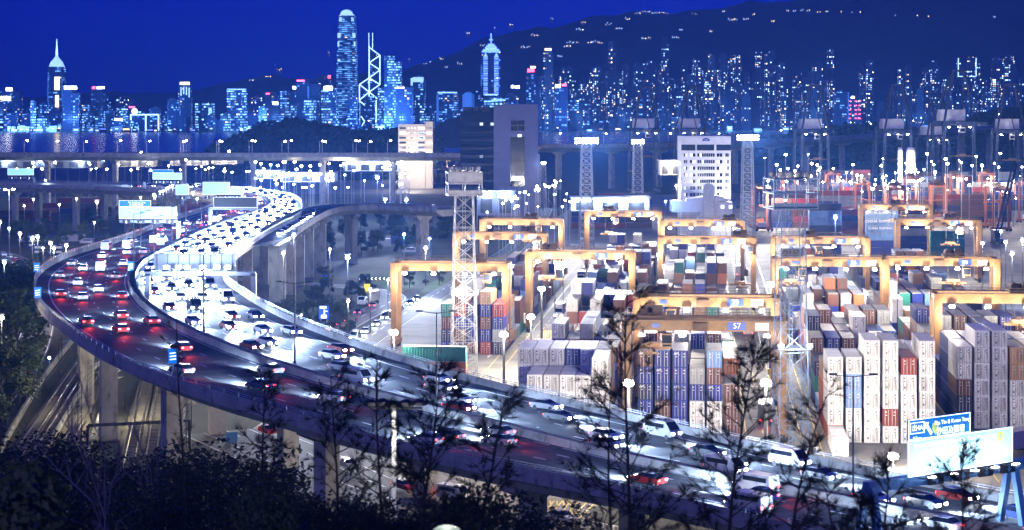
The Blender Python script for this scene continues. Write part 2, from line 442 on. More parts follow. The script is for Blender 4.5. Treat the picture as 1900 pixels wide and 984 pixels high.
for i in range(N - 1):
    for j in range(K):
        q = (j + 1) % K; a, b = i * K, (i + 1) * K; mb.f.append((a + j, a + q, b + q, b + j)); mb.mi.append(0)
mb.build('deck', M['concrete'], via)
PROF = [(-.22, 0), (.22, 0), (.14, .35), (.1, 1.0), (-.1, 1.0), (-.14, .35)]
for P, nm in ((offset_line(EO, -.1), 'parapet'), (offset_line(EI, .1), 'parapet'), (ML, 'median_barrier'), (MR, 'median_barrier')):
    mb = MB(); sweep(mb, P, PROF)
    mb.build(nm, M['concrete'], via)
for P in (offset_line(EO, -.1), offset_line(EI, .1)):         # steel rail on the parapets
    mb = MB()
    for dz in (1.25, 1.5): sweep(mb, [p + Vector((0, 0, dz)) for p in P], [(-.05, -.04), (.05, -.04), (.05, .04), (-.05, .04)])
    for p in resample(P, 3): mb.box((p.x, p.y, p.z + 1.2), (.1, .1, .7))
    mb.build('handrail', M['steel'], via)
def pier(parent, p, nn, top, half, w=2.6, d=2.2, base=0.0):
    mb = MB(); a = math.atan2(nn.y, nn.x); Mx = Matrix.Translation((p.x, p.y, 0)) @ Matrix.Rotation(a, 4, 'Z')
    mb.box((0, 0, (base + top - 1.6) / 2), (w, d, top - 1.6 - base), Mx)
    mb.prism([(-half, top), (half, top), (half, top - .7), (w / 2, top - 1.9), (-w / 2, top - 1.9), (-half, top - .7)], -d / 2 - .1, d / 2 + .1, 'y', Mx)
    mb.build('pier', M['concrete'], parent)
for i in range(8, N - 4, 6):
    t, nn = cross(medC, i); zt = medC[i].z - 2.71
    if zt < 4: continue
    pier(via, medC[i] - nn * (wo[i] * .5), nn, zt, 4.3); pier(via, medC[i] + nn * (wi[i] * .5), nn, zt, 4.3)
# lane markings
LANES_O = [-.17, -.37, -.57, -.77]        # boundaries between shoulder and four lanes
mb = MB()
def line(s, w=.09):
    P = lateral(s); strip(mb, offset_line(P, w), offset_line(P, -w), .006)
def dashes(s, w=.09):
    P = resample(lateral(s), 2); a, b = offset_line(P, w), offset_line(P, -w)
    for i in range(0, len(P) - 3, 4): strip(mb, a[i:i + 2], b[i:i + 2], .006)
for sg in (-1, 1):
    line(sg * .075, .12); line(sg * .86, .12)
    for s in (.27, .465, .66): dashes(sg * s, .12)
struct(mb.build('lane_markings', M['paint']))
LANE_C = (.17, .368, .563, .76)

# slip ramp leaving to the right at the far bend
RP = [G(a, b, 20.9) for a, b in ((470, 450), (512, 428), (556, 402), (588, 388), (630, 381), (690, 379), (760, 381), (830, 384))]
for p in RP: p.z = 20
rampC = resample(smooth(catmull(RP, 8), 6), 6)
mb = MB(); strip(mb, offset_line(rampC, 5), offset_line(rampC, -5), .012); struct(mb.build('ramp_road', M['asphalt']))
ramp = thing('ramp_viaduct', 'concrete slip ramp on tall piers branching right at the far bend', 'viaduct')
mb = MB(); sweep(mb, rampC[6:], [(-5.3, -.05), (-5.3, -.8), (-2.5, -2.4), (2.5, -2.4), (5.3, -.8), (5.3, -.05)]); mb.build('deck', M['concrete'], ramp)
for d in (-5.05, 5.05):
    mb = MB(); sweep(mb, offset_line(rampC, d)[10:], PROF); mb.build('parapet', M['concrete'], ramp)
for i in range(9, len(rampC) - 1, 5):
    t, nn = cross(rampC, i); pier(ramp, rampC[i], nn, rampC[i].z - 2.41, 4, 4.5, 2.2)

# far straight viaduct across the picture and its continuation on the right
far1 = thing('motorway_bridge', 'long grey elevated motorway crossing behind the container terminal on the left', 'viaduct')
P = resample([A(-220, 287, 1150), A(300, 288, 1130), A(860, 288, 1120)], 20)
mb = MB(); sweep(mb, P, [(-8, 0), (-8, -1), (-4, -3.2), (4, -3.2), (8, -1), (8, 0)]); mb.build('deck', M['concrete'], far1)
for d in (-8, 8):
    mb = MB(); sweep(mb, offset_line(P, d), [(-.15, 0), (.15, 0), (.15, 1.2), (-.15, 1.2)]); mb.build('parapet', M['concrete'], far1)
for i in range(1, len(P) - 1, 2):
    t, nn = cross(P, i); pier(far1, P[i], nn, P[i].z - 3.21, 5, 3.4, 2.6)
far2 = thing('approach_bridge', 'long pale elevated motorway rising behind the quay cranes on the right', 'viaduct')
P = resample(smooth(catmull([A(985, 272, 1350), A(1200, 270, 1400), A(1425, 263, 1500), A(1640, 252, 1600), A(1800, 240, 1700), A(2000, 222, 1800)], 6), 2), 22)
mb = MB(); sweep(mb, P, [(-15, 0), (-15, -1), (-8, -4), (8, -4), (15, -1), (15, 0)]); mb.build('deck', M['concrete'], far2)
for d in (-15, 15):
    mb = MB(); sweep(mb, offset_line(P, d), [(-.15, 0), (.15, 0), (.15, 1.4), (-.15, 1.4)]); mb.build('parapet', M['concrete'], far2)
for i in range(1, len(P) - 1, 2):
    t, nn = cross(P, i); pier(far2, P[i], nn, P[i].z - 4.01, 8, 4, 3)
# ------------------------------------------------------------------ rubber-tyred gantry cranes
def make_crane_meshes(cm='crane'):
    q = {}
    W, D, HT = 12.6, 3.4, 18.6            # half span, half wheelbase, beam height
    q['dims'] = (W, D, HT)
    def beam(y):
        mb = MB().box((0, y, HT), (2 * W + 1.2, .9, 1.7)); mb.box((0, y, HT + .9), (2 * W + 1.0, 1.0, .1)); return mb
    q['girder_f'] = beam(-D + .6).mesh('girder', M[cm]); q['girder_b'] = beam(D - .6).mesh('girder', M[cm])
    mb = MB()
    for y in (-D - .25, D + .25): mb.box((0, y, HT + .98), (2 * W + .8, .8, .08))
    q['walkway'] = mb.mesh('walkway', M['crane_dark'])
    mb = MB()
    for y in (-D - .62, D + .62):
        for z in (HT + 1.5, HT + 2.0): mb.bar((-W, y, z), (W, y, z), .07)
        for i in range(15): mb.bar((-W + i * 2 * W / 14, y, HT + 1), (-W + i * 2 * W / 14, y, HT + 2), .07)
    q['railing'] = mb.mesh('railing', M['crane_dark'])
    for sx, k in ((-1, 'l'), (1, 'r')):
        for sy, j in ((-1, 'f'), (1, 'b')):
            mb = MB(); mb.prism([(sx * W - .55, 1.6), (sx * W + .55, 1.6), (sx * W + .75, HT + .9), (sx * W - .75, HT + .9)], sy * D - .5, sy * D + .5, 'y')
            q['leg' + k + j] = mb.mesh('leg', M[cm])
    for sx, k in ((-1, 'l'), (1, 'r')):
        q['sill' + k] = MB().box((sx * W, 0, 1.5), (1.3, 2 * D + 2.4, 1.0)).mesh('sill_beam', M[cm])
        pass
    q['wheel'] = MB().tube((-.35, 0, .75), (.35, 0, .75), .74, n=12).mesh('wheel', M['rubber'])
    for sx, k in ((-1, 'l'), (1, 'r')): q['tie' + k] = MB().box((sx * W, 0, HT + .2), (1.1, 2 * D - 2, .9)).mesh('tie_beam', M[cm])
    q['engine'] = MB().box((W + 1.0, 0, 3.2), (1.5, 4.2, 2.2)).box((W + 1.0, -1.2, 4.5), (.5, .5, .7)).mesh('engine_house', M[cm])
    q['ecab'] = MB().box((-W - 1.0, .3, 3.0), (1.4, 3.4, 2.1)).mesh('electric_house', M['white'])
    mb = MB()
    for s in (-.3, .3): mb.bar((W + .9, -D + s, 2), (W + .9, -D + s, HT), .08)
    for i in range(32): mb.bar((W + .9, -D - .3, 2.3 + i * .52), (W + .9, -D + .3, 2.3 + i * .52), .05)
    q['ladder'] = mb.mesh('ladder', M['crane_dark'])
    mb = MB()                             # trolley with hoist drum and sheaves
    mb.box((0, 0, HT + 1.35), (4.6, 2 * D - .4, .5)); mb.tube((-1.3, -1.6, HT + 2.2), (-1.3, 1.6, HT + 2.2), .7, n=10); mb.box((1.0, -1.2, HT + 2.3), (1.6, 1.4, 1.4)); mb.box((1.1, 1.3, HT + 2.2), (1.4, 1.2, 1.2)); mb.box((-.2, 2.2, HT + 2.0), (3.2, .8, .9))
    q['trolley'] = mb.mesh('trolley', M['crane_dark'])
    q['cab'] = MB().box((2.6, -D - .1, HT - 2.3), (1.7, 1.9, 2.1)).mesh('operator_cab', M[cm])
    q['cabg'] = MB().box((2.6, -D - 1.06, HT - 2.1), (1.5, .06, 1.3)).box((2.6, -D - 1.0, HT - 3.1), (1.3, .2, .3)).mesh('window', M['glass'])
    mb = MB().box((0, 0, 0), (6.0, .5, .5))
    for s in (-1, 1): mb.box((0, s * 5.8, -.2), (2.4, .3, .4)).box((0, s * 3, 0), (.4, 5.8, .4))
    mb.box((0, 0, .55), (3.0, 1.8, .7)); q['spreader'] = mb.mesh('spreader', M[cm])
    q['lens'] = MB().box((0, 0, 0), (.9, .5, .28)).mesh('lens', M['flood'])
    q['housing'] = MB().prism([(-.6, .0), (.6, .0), (.4, .4), (-.4, .4)], -.4, .4, 'y').mesh('floodlight', M['steel'])
    q['plate'] = MB().box((0, 0, 0), (2.9, .08, 1.25)).mesh('number_plate', M['plate_blue'])
    q['wplate'] = MB().box((0, 0, 0), (2.2, .08, 1.2)).mesh('maker_plate', M['white'])
    q['cabinet'] = MB().box((0, 0, 0), (2.4, .7, 1.3)).box((-.5, -.36, 0), (.8, .04, .9)).mesh('cable_cabinet', M['crane_dark'])
    return q
M['plate_blue'] = mat('plate_blue', (.02, .06, .35), .4, var=.05)
CQ_YELLOW = make_crane_meshes(); CQ_RUST = make_crane_meshes('rust_red'); CQ = CQ_YELLOW
CW, CD, CHT = CQ['dims']
def crane(u, v, number, label, trolley=0.0, drop=8.0, power=6800, full=True, lit=4, rz=None, loc=None, spot_r=.35):
    loc = YV(u, v) if loc is None else loc
    t = thing('gantry_crane', label, 'gantry crane', loc, YROT if rz is None else rz, 'yard gantry cranes')
    inst('girder', CQ['girder_f'], t); inst('girder', CQ['girder_b'], t); w = inst('walkway', CQ['walkway'], t)
    if full: inst('railing', CQ['railing'], w)
    for k in ('lf', 'lb', 'rf', 'rb'): inst('leg', CQ['leg' + k], t)
    for k in 'lr':
        s = inst('sill_beam', CQ['sill' + k], t); inst('tie_beam', CQ['tie' + k], t)
        for y in (-CD - .8, -CD + .8, CD - .8, CD + .8): inst('wheel', CQ['wheel'], s, ((-1 if k == 'l' else 1) * CW, y, 0))
    inst('engine_house', CQ['engine'], t); inst('electric_house', CQ['ecab'], t)
    if full: inst('ladder', CQ['ladder'], t)
    tr = inst('trolley', CQ['trolley'], t, (trolley, 0, 0))
    c = inst('operator_cab', CQ['cab'], tr); inst('window', CQ['cabg'], c)
    s = inst('spreader', CQ['spreader'], tr, (0, 0, CHT - drop))
    mb = MB()
    for x in (-1.2, 1.2):
        for y in (-.8, .8): mb.tube((x, y, .9), (x, y, drop + 1.2), .04, n=4)
    mb.build('hoist_rope', M['steel_dark'], s)
    for i in range(4):
        x = (-.8, -.28, .28, .8)[i] * CW
        h = inst('floodlight', CQ['housing'], t, (x, -CD - .45, CHT - 1.35)); inst('lens', CQ['lens'], h, (0, -.05, -.16))
        if i < lit or lit == 4: pass
    for i in range(lit):
        x = (-.8, -.28, .28, .8)[i] * CW if lit == 4 else (-.5, .5)[i] * CW
        point('flood_beam', (x, -CD - 2.3, CHT - 2.8), power * (1 if lit == 4 else 2), WARM, t, spot_r)
    if number:
        p = inst('number_plate', CQ['plate'], t, (.42 * CW, -CD + .08, CHT + .02)); text(number, 1.25, M['white'], p, (0, -.07, 0))
        inst('maker_plate', CQ['wplate'], t, (.74 * CW, -CD + .08, CHT - .02)); inst('cable_cabinet', CQ['cabinet'], t, (-.05 * CW, -CD - .2, CHT - .1))
        p = inst('number_plate', CQ['plate'], t, (-.62 * CW, -CD + .08, CHT)); p.scale = (.45, 1, .5)
    return t
def crane_px(xl, xr, ybeam, number, label, **k):
    Y = (H - 18.6) * F / (ybeam - HY); X = ((xl + xr) / 2 - 950) * Y / F
    v = X * UY - Y * UX; u = X * UX + Y * UY
    return crane(u, v, number, label, **k)
CRANES = [crane_px(985, 1170, 473, '50', 'yellow gantry crane numbered 50 over the middle of the container yard', trolley=-7.5, drop=6),
          crane_px(730, 945, 494, '', 'yellow gantry crane nearest the service road at the left of the yard', trolley=6, drop=9),
          crane_px(1180, 1440, 558, '39', 'yellow gantry crane numbered 39 just behind the frontmost crane', trolley=-9, drop=5),
          crane_px(1172, 1441, 601, '57', 'unlit yellow gantry crane numbered 57, frontmost in the yard', trolley=-8.6, drop=4, lit=0),
          crane_px(1228, 1395, 446, '40', 'yellow gantry crane numbered 40 over brown and white stacks', trolley=9, drop=12),
          crane_px(1228, 1378, 414, '38', 'yellow gantry crane with dark trolley right behind the crane numbered 40', trolley=8.5, drop=5),
          crane_px(1092, 1222, 397, '48', 'yellow gantry crane at the head of the middle lane before the low white shed', trolley=-5, drop=7),
          crane_px(895, 1043, 412, '', 'yellow gantry crane far back on the left, beside the curving service road', trolley=3, drop=6),
          crane_px(848, 1010, 438, '53', 'yellow gantry crane standing between two others on the left lane', trolley=8, drop=8),
          crane_px(1432, 1610, 446, '97', 'yellow gantry crane numbered 97 behind the blue lattice mast', trolley=-3, drop=5),
          crane_px(1438, 1640, 486, '56', 'yellow gantry crane numbered 56 left of the crane numbered 98', trolley=-9, drop=5),
          crane_px(1636, 1852, 485, '98', 'yellow gantry crane numbered 98 with broad legs on the right lane', trolley=3, drop=5),
          crane_px(1740, 1986, 552, '', 'yellow gantry crane cut by the right picture edge', trolley=3, drop=5),
          crane_px(1600, 1722, 385, '93', 'yellow gantry crane before the high blue container wall', trolley=0, drop=5, lit=2),
          crane_px(1668, 1810, 413, '46', 'yellow gantry crane with grey boxes beneath it near the dark mobile crane', trolley=4, drop=7, lit=2)]
CRANES[3]['label'] = 'yellow gantry crane numbered 57 with lamps off, frontmost in the yard'
# rows of cranes seen end-on further away
CQ = CQ_RUST
far_sp = [(1300, 330), (1365, 330)]
k = 0
for (px, py, Yc, rot) in ((1465, 322, 1030, 80), (1545, 312, 1120, 84), (1600, 330, 960, 80), (1660, 345, 900, 84), (1690, 322, 1040, 82), (1740, 338, 930, 80), (1770, 318, 1080, 84), (1830, 312, 1120, 80), (1850, 345, 890, 84), (1900, 330, 960, 80), (1412, 345, 890, 86)):
    k += 1
    p = A(px, py, Yc); p.z = 0
    crane(0, 0, '', 'rust-brown gantry crane seen end-on, %s from left in the far yard' % ordw(k), full=False, lit=0 if k % 3 == 0 else 2, power=13000, rz=R(rot), loc=p, drop=5 + k % 4, spot_r=.6)
CQ = CQ_YELLOW
for i, (a, b) in enumerate(((742, 800), (798, 856))):
    p = A((a + b) / 2, 296, 1560); p.z = 0
    crane(0, 0, '', 'lit gantry crane %s the tan office tower' % ('under' if i == 0 else 'just right of'), full=False, lit=2, power=26000, rz=0, loc=p, spot_r=.6)

# ------------------------------------------------------------------ containers
CLEN, CWID, CHGT = 12.19, 2.44, 2.75
PAL = {'white': ((.74, .75, .74), 13), 'dark blue': ((.008, .022, .2), 26), 'brown': ((.13, .05, .035), 30), 'grey': ((.34, .35, .35), 12), 'light blue': ((.13, .25, .5), 7),
       'green': ((.02, .2, .17), 6), 'orange': ((.5, .15, .05), 5), 'red': ((.26, .025, .02), 9), 'tan': ((.42, .25, .13), 5), 'navy': ((.012, .02, .08), 9)}
for k_, (c_, w_) in PAL.items(): M['box_' + k_] = mat('container_' + k_.replace(' ', '_'), c_, .5, 0, var=.22, scale=.5, rust=(.46, .4, .32) if k_ == 'white' else tuple(.45 * x + .035 for x in c_), objvar=.28, stretch=(1, 1, .35))
M['box_roof'] = mat('container_roof', (.27, .27, .265), .6, 0, var=.35, scale=.35)
def container_body(L=CLEN):
    mb = MB(); w, h = CWID / 2, CHGT
    n = int(L / .55); pts = []
    for i in range(n):                    # trapezoid corrugation of the side walls
        a = -L / 2 + .12 + i * (L - .24) / n; s = (L - .24) / n
        pts += [(a, 0), (a + s * .25, .06), (a + s * .5, .06), (a + s * .75, 0)]
    pts.append((L / 2 - .12, 0))
    for sg in (-1, 1):
        for (a, da), (b, db) in zip(pts, pts[1:]):
            q = [(sg * (w - da), a, .16), (sg * (w - db), b, .16), (sg * (w - db), b, h - .1), (sg * (w - da), a, h - .1)]
            mb.quad(q if sg > 0 else q[::-1])
        mb.box((sg * (w - .04), 0, .08), (.09, L, .16)); mb.box((sg * (w - .04), 0, h - .055), (.09, L, .11))
    mb.box((0, L / 2 - .03, h / 2), (CWID - .02, .06, h)); mb.box((0, -L / 2 + .14, h / 2), (CWID - .2, .05, h - .1)); mb.box((0, 0, .1), (CWID - .1, L - .1, .1))
    for sx in (-1, 1):
        for sy in (-1, 1): mb.box((sx * (w - .08), sy * (L / 2 - .08), h / 2), (.17, .17, h + .012))
    for z in (.1, h - .08): mb.box((0, -L / 2 + .05, z), (CWID - .3, .1, .18))
    mb.m = 1
    n = int(L / 1.1)
    for i in range(n):
        a = -L / 2 + i * L / n; mb.box((0, a + L / n / 2, h - .06 + (.02 if i % 2 else 0)), (CWID - .2, L / n - .02, .06))
    return mb
def door_mesh(sx, reefer):
    mb = MB(); y = -CLEN / 2 + .06
    mb.box((sx * .55, y, CHGT / 2), (1.04, .08, CHGT - .4))
    if reefer: mb.box((sx * .55, y - .045, CHGT / 2), (.9, .03, CHGT - .62))
    else:
        for z in (.55, 1.1, 1.65, 2.2): mb.box((sx * .55, y - .045, z), (.92, .03, .34))
    return mb
def rods_mesh(sx):
    mb = MB(); y = -CLEN / 2 - .02
    for x in (.3, .82): mb.tube((sx * x, y, .12), (sx * x, y, CHGT - .1), .035, n=5); mb.box((sx * x, y - .03, 1.15), (.08, .06, .5))
    mb.box((sx * .7, y, 2.25), (.3, .02, .22)); mb.box((sx * .66, y, 1.75), (.4, .02, .12)); return mb
M['rods'] = mat('lock_rods', (.5, .5, .48), .4, .4, var=.2)
M['rods_dark'] = mat('lock_rods_dark', (.16, .17, .17), .5, .3, var=.2)
BODY, DOORS, RODS = {}, {}, {}
base_body = container_body(); 
for k_ in PAL:
    BODY[k_] = base_body.mesh('body', [M['box_' + k_], M['box_' + k_] if k_ in ('white', 'dark blue', 'navy', 'red') else M['box_roof']])
    DOORS[k_] = [door_mesh(s, k_ == 'white').mesh('door', M['box_' + k_]) for s in (-1, 1)]
for k_ in ('rods', 'rods_dark'): RODS[k_] = [rods_mesh(s).mesh('locking_rods', M[k_]) for s in (-1, 1)]
SEAL = MB().box((0, -CLEN / 2 + .02, CHGT / 2), (.03, .1, CHGT - .4)).box((-.62, -CLEN / 2 - .0, .75), (.25, .03, .35)).box((.5, -CLEN / 2 + .0, 2.05), (.22, .03, .14)).mesh('vent_panel', M['rods_dark'])
def container(loc, rz, colour, label, logo=None, group='stacked shipping containers', detail=True):
    t = thing('shipping_container', label, 'container', loc, rz, group)
    inst('body', BODY[colour], t)
    for i in (0, 1):
        d = inst('door', DOORS[colour][i], t)
        if detail: inst('locking_rods', RODS['rods_dark' if colour == 'white' else 'rods'][i], d)
    if detail and colour == 'white': inst('vent_panel', SEAL, t)
    if logo: inst('lettering', logo, t, (-.55, -CLEN / 2 - .05, 2.25)).rotation_euler = (R(90), 0, 0)
    return t
LOGO = text_mesh('APL', .62, M['white'])
LANES = {                                  # v of first row, pitch, rows, name
    1: (-57.0, 2.85, 5, 'left block beside the service road'),
    2: (-30.1, 2.62, 6, 'block under crane 50'),
    3: (-10.0, 2.85, 6, 'block under cranes 57 and 39'),
    4: (20.8, 2.92, 6, 'block right of the blue mast'),
    5: (43.4, 2.92, 7, 'block at the right edge')}
BAY = 12.75
U0 = {1: 425, 2: 311, 3: 322.5, 4: 304, 5: 333}      # u of the front faces
FRONT = {2: [[0, 4, 4, 4, 4, 5], [5, 5, 5, 5, 5, 5]],
         3: [[5, 5, 5, 4, 5, 3], [0, 0, 0, 4, 4, 4]],
         4: [[1, 0, 0, 0, 0, 0], [5, 5, 6, 6, 5, 6], [4, 4, 4, 5, 5, 5]],
         5: [[5, 6, 6, 5, 5, 5, 5], [5, 5, 5, 5, 5, 5, 5], [3, 4, 4, 4, 4, 4, 4]]}
FCOL = {(2, 0): 'www' , }
PICK = [k_ for k_, (c_, w_) in PAL.items() for _ in range(w_)]
cr = random.Random(21)
def colour_of(l, b, r, t):
    if l == 2 and b == 0: return 'white'
    if l == 2 and b == 1: return 'dark blue' if r == 3 and t == 4 else ('tan' if r == 5 else 'white')
    if l == 3 and b == 0:
        tab = [['dark blue', 'dark blue', 'navy', 'dark blue', 'brown'], ['brown', 'brown', 'dark blue', 'dark blue', 'dark blue'], ['dark blue'] * 5, ['white', 'white', 'dark blue', 'grey'], ['white', 'white', 'dark blue', 'brown', 'light blue'], ['brown', 'brown', 'brown']]
        return tab[r][t]
    if l == 4 and b == 0: return 'white'
    if l == 4 and b == 1:
        tab = [['orange', 'white', 'white', 'white', 'white'], ['white', 'white', 'light blue', 'light blue', 'white'], ['white'] * 6, ['white', 'red', 'white', 'white', 'white', 'white'], ['white', 'white', 'white', 'white', 'red'], ['white'] * 6]
        return tab[r][t]
    if l == 4 and b == 2 and r == 0: return ['red', 'orange', 'orange', 'tan', 'orange'][t]
    if l == 5 and b == 0:
        return ['navy', 'navy', 'brown', 'brown', 'navy', 'dark blue'][t] if r == 0 and t < 3 else ('tan' if r >= 3 and t >= 3 else 'white')
    if l == 5 and b == 1 and r <= 1: return 'dark blue'
    return cr.choice(PICK)
HT_ = {}
for l, (v0, pit, rows, nm) in LANES.items():
    nb = {1: 14, 2: 26, 3: 26, 4: 22, 5: 21}[l]
    for b in range(nb):
        base = 2.9 + 1.2 * math.sin(b * .9 + l * 2.1) + .5 * math.sin(b * 2.3 + l)
        for r in range(rows):
            if l in FRONT and b < len(FRONT[l]): h = FRONT[l][b][r]
            else: h = int(round(base + cr.uniform(-1.0, 1.1) + (.5 if l in (4, 5) and b < 8 else 0)))
            if cr.random() < .05 and b > 3: h = 0
            HT_[l, b, r] = max(0, min(5 if b > 2 else 6, h))
TIER = ['bottom tier', 'second tier', 'third tier', 'fourth tier', 'fifth tier', 'top sixth tier']
cand = []
for (l, b, r), h in HT_.items():
    v0, pit, rows, nm = LANES[l]
    for t in range(h):
        front = HT_.get((l, b - 1, r), 0) <= t
        toph = t == h - 1
        side = (HT_.get((l, b, r - 1), 0) if l >= 3 else HT_.get((l, b, r + 1), 0)) <= t
        slab = l in (4, 5) and r == 0
        if not (front or toph or side): continue
        u = U0[l] + (b + .5) * BAY; v = v0 + pit * r
        p = YV(u, v, t * CHGT)
        score = (1.0 if front else .35) + (.5 if toph else 0)
        jit = cr.uniform(-.12, .12)
        cand.append((score * 1e4 / u ** 2 + (1 if b < 3 else 0) + (.02 if toph else 0), l, b, r, t, (p.x + jit * .5, p.y + jit, p.z), colour_of(l, b, r, t), nm, front))
cand.sort(key=lambda c: -c[0])
NIND = 285
mass = MB(); massm = {k_: i for i, k_ in enumerate(PAL)}
def mass_box(c, dims, rz, colour):
    Mx = Matrix.Translation(c) @ Matrix.Rotation(rz, 4, 'Z')
    mass.m = massm[colour]; mass.box((0, 0, dims[2] / 2), dims, Mx)
    mass.box((0, -dims[1] / 2 - .02, dims[2] / 2), (dims[0] - .35, .06, dims[2] - .35), Mx)
    if colour not in ('white', 'navy'):
        mass.m = len(PAL); mass.box((0, 0, dims[2] + .006), (dims[0] - .3, dims[1] - .3, .03), Mx)
for i, (s, l, b, r, t, p, c, nm, front) in enumerate(cand):
    if i < NIND:
        bay = 'front bay' if b == 0 else ordw(b + 1) + ' bay back'
        lab = '%s container, %s, %s row, %s, %s' % (c, TIER[t], ordw(r + 1), bay, nm)
        container(p, YROT, c, lab, LOGO if (c in ('dark blue', 'brown', 'navy') and l == 3 and (r + t) % 2 == 0) else None, detail=front)
    else: mass_box(p, (CWID, CLEN, CHGT), YROT, c)
# side-on boxes near the service road, with their long sides to the camera
SIDE = YROT + R(90)
for (px0, px1, py, tiers) in ((748, 866, 700, ['orange', 'orange', 'green']),):
    Yc = 372.0; x = ((px0 + px1) / 2 - 950) * Yc / F
    for t, c in enumerate(tiers):
        container((x, Yc, t * 2.9), SIDE, c, '%s container lying side-on behind the viaduct wall, %s of the stack' % (c, ['bottom', 'middle', 'top'][t]), detail=False)
    container((x + .8, Yc - 4.6, 0), YROT + R(90), 'tan', 'weathered tan container standing low in front of the side-on orange stack', detail=False)
    container((x + 3.6, Yc - 4.6 + 2.5 - 5.2, 0), YROT + R(90), 'grey', 'dirty grey container on the ground right at the viaduct wall', detail=False)
# far stacks: long walls of boxes with their sides to the camera
fr = random.Random(5)
def wall(px0, px1, Y, tiers, cols, gap=.04):
    x0, x1 = (px0 - 950) * Y / F, (px1 - 950) * Y / F
    n = max(1, int((x1 - x0) / 12.5))
    for i in range(n):
        for t in range(tiers - (1 if fr.random() < gap * 5 else 0)):
            cc = fr.choice(cols); mass_box((x0 + (i + .5) * 12.5, Y + fr.uniform(-.25, .25), t * 2.75), (CWID, CLEN, 2.62), R(90), cc)
            mass.m = massm[cc]
            for q_ in range(11): mass.box((x0 + i * 12.5 + .8 + q_ * 1.08, Y - 1.27, t * 2.75 + 1.3), (.5, .1, 2.3))
DK = ['navy', 'brown', 'dark blue', 'navy', 'brown', 'rust'] ; DK = ['navy', 'brown', 'dark blue', 'navy', 'brown', 'red', 'grey']
wall(1500, 1605, 735, 7, ['dark blue', 'navy', 'dark blue', 'light blue'])
wall(1605, 1660, 732, 7, ['light blue', 'dark blue', 'light blue'])
wall(1725, 1780, 700, 5, ['red', 'green', 'grey', 'navy'])
wall(1660, 1725, 760, 5, ['grey', 'dark blue', 'grey'])
for (a, b, Y, t) in ((1060, 1225, 900, 6), (1420, 1560, 905, 5), (1560, 1760, 860, 4), (1420, 1700, 1000, 6), (1640, 1930, 955, 5), (1440, 1930, 1120, 5), (1500, 1640, 1180, 7), (1660, 1930, 1230, 6)):
    wall(a, b, Y, t, DK)
for (a, b, Y, t) in ((330, 480, 1000, 3), (20, 210, 1040, 3), (230, 330, 980, 2), (0, 120, 960, 2)):
    wall(a, b, Y, t, ['red', 'brown', 'orange', 'dark blue', 'grey', 'red'])
for i in range(26):                       # stacks under the far pair of cranes
    px = 742 + i * 4.4
    for t in range(fr.choice((3, 4, 5, 6, 7))): mass_box(tuple(A(px, 300, 1470 + (i % 3) * 4))[:2] + (t * 2.75,), (CWID * .9, CLEN, 2.75), 0, fr.choice(['brown', 'white', 'navy', 'tan', 'grey', 'red']))
ob = mass.build('container_stacks', [M['box_' + k_] for k_ in PAL] + [M['box_roof']])
tag(ob, 'hundreds of further mixed shipping containers stacked deep in the yard', 'containers', kind='stuff')
# large lettering on the blue wall
for (px, py, Y, s_, sz) in ((1633, 395, 729, 'CHINA SHIPPING', 1.5), (1633, 411, 729, 'CHINA SHIPPING', 1.5), (1633, 424, 729, 'CHINA SHIPPING', 1.2), (1745, 391, 697, 'K LINE', 1.4)):
    p = A(px, py, Y); text(s_, sz, M['white'], ob, (p.x, Y - .4, p.z))
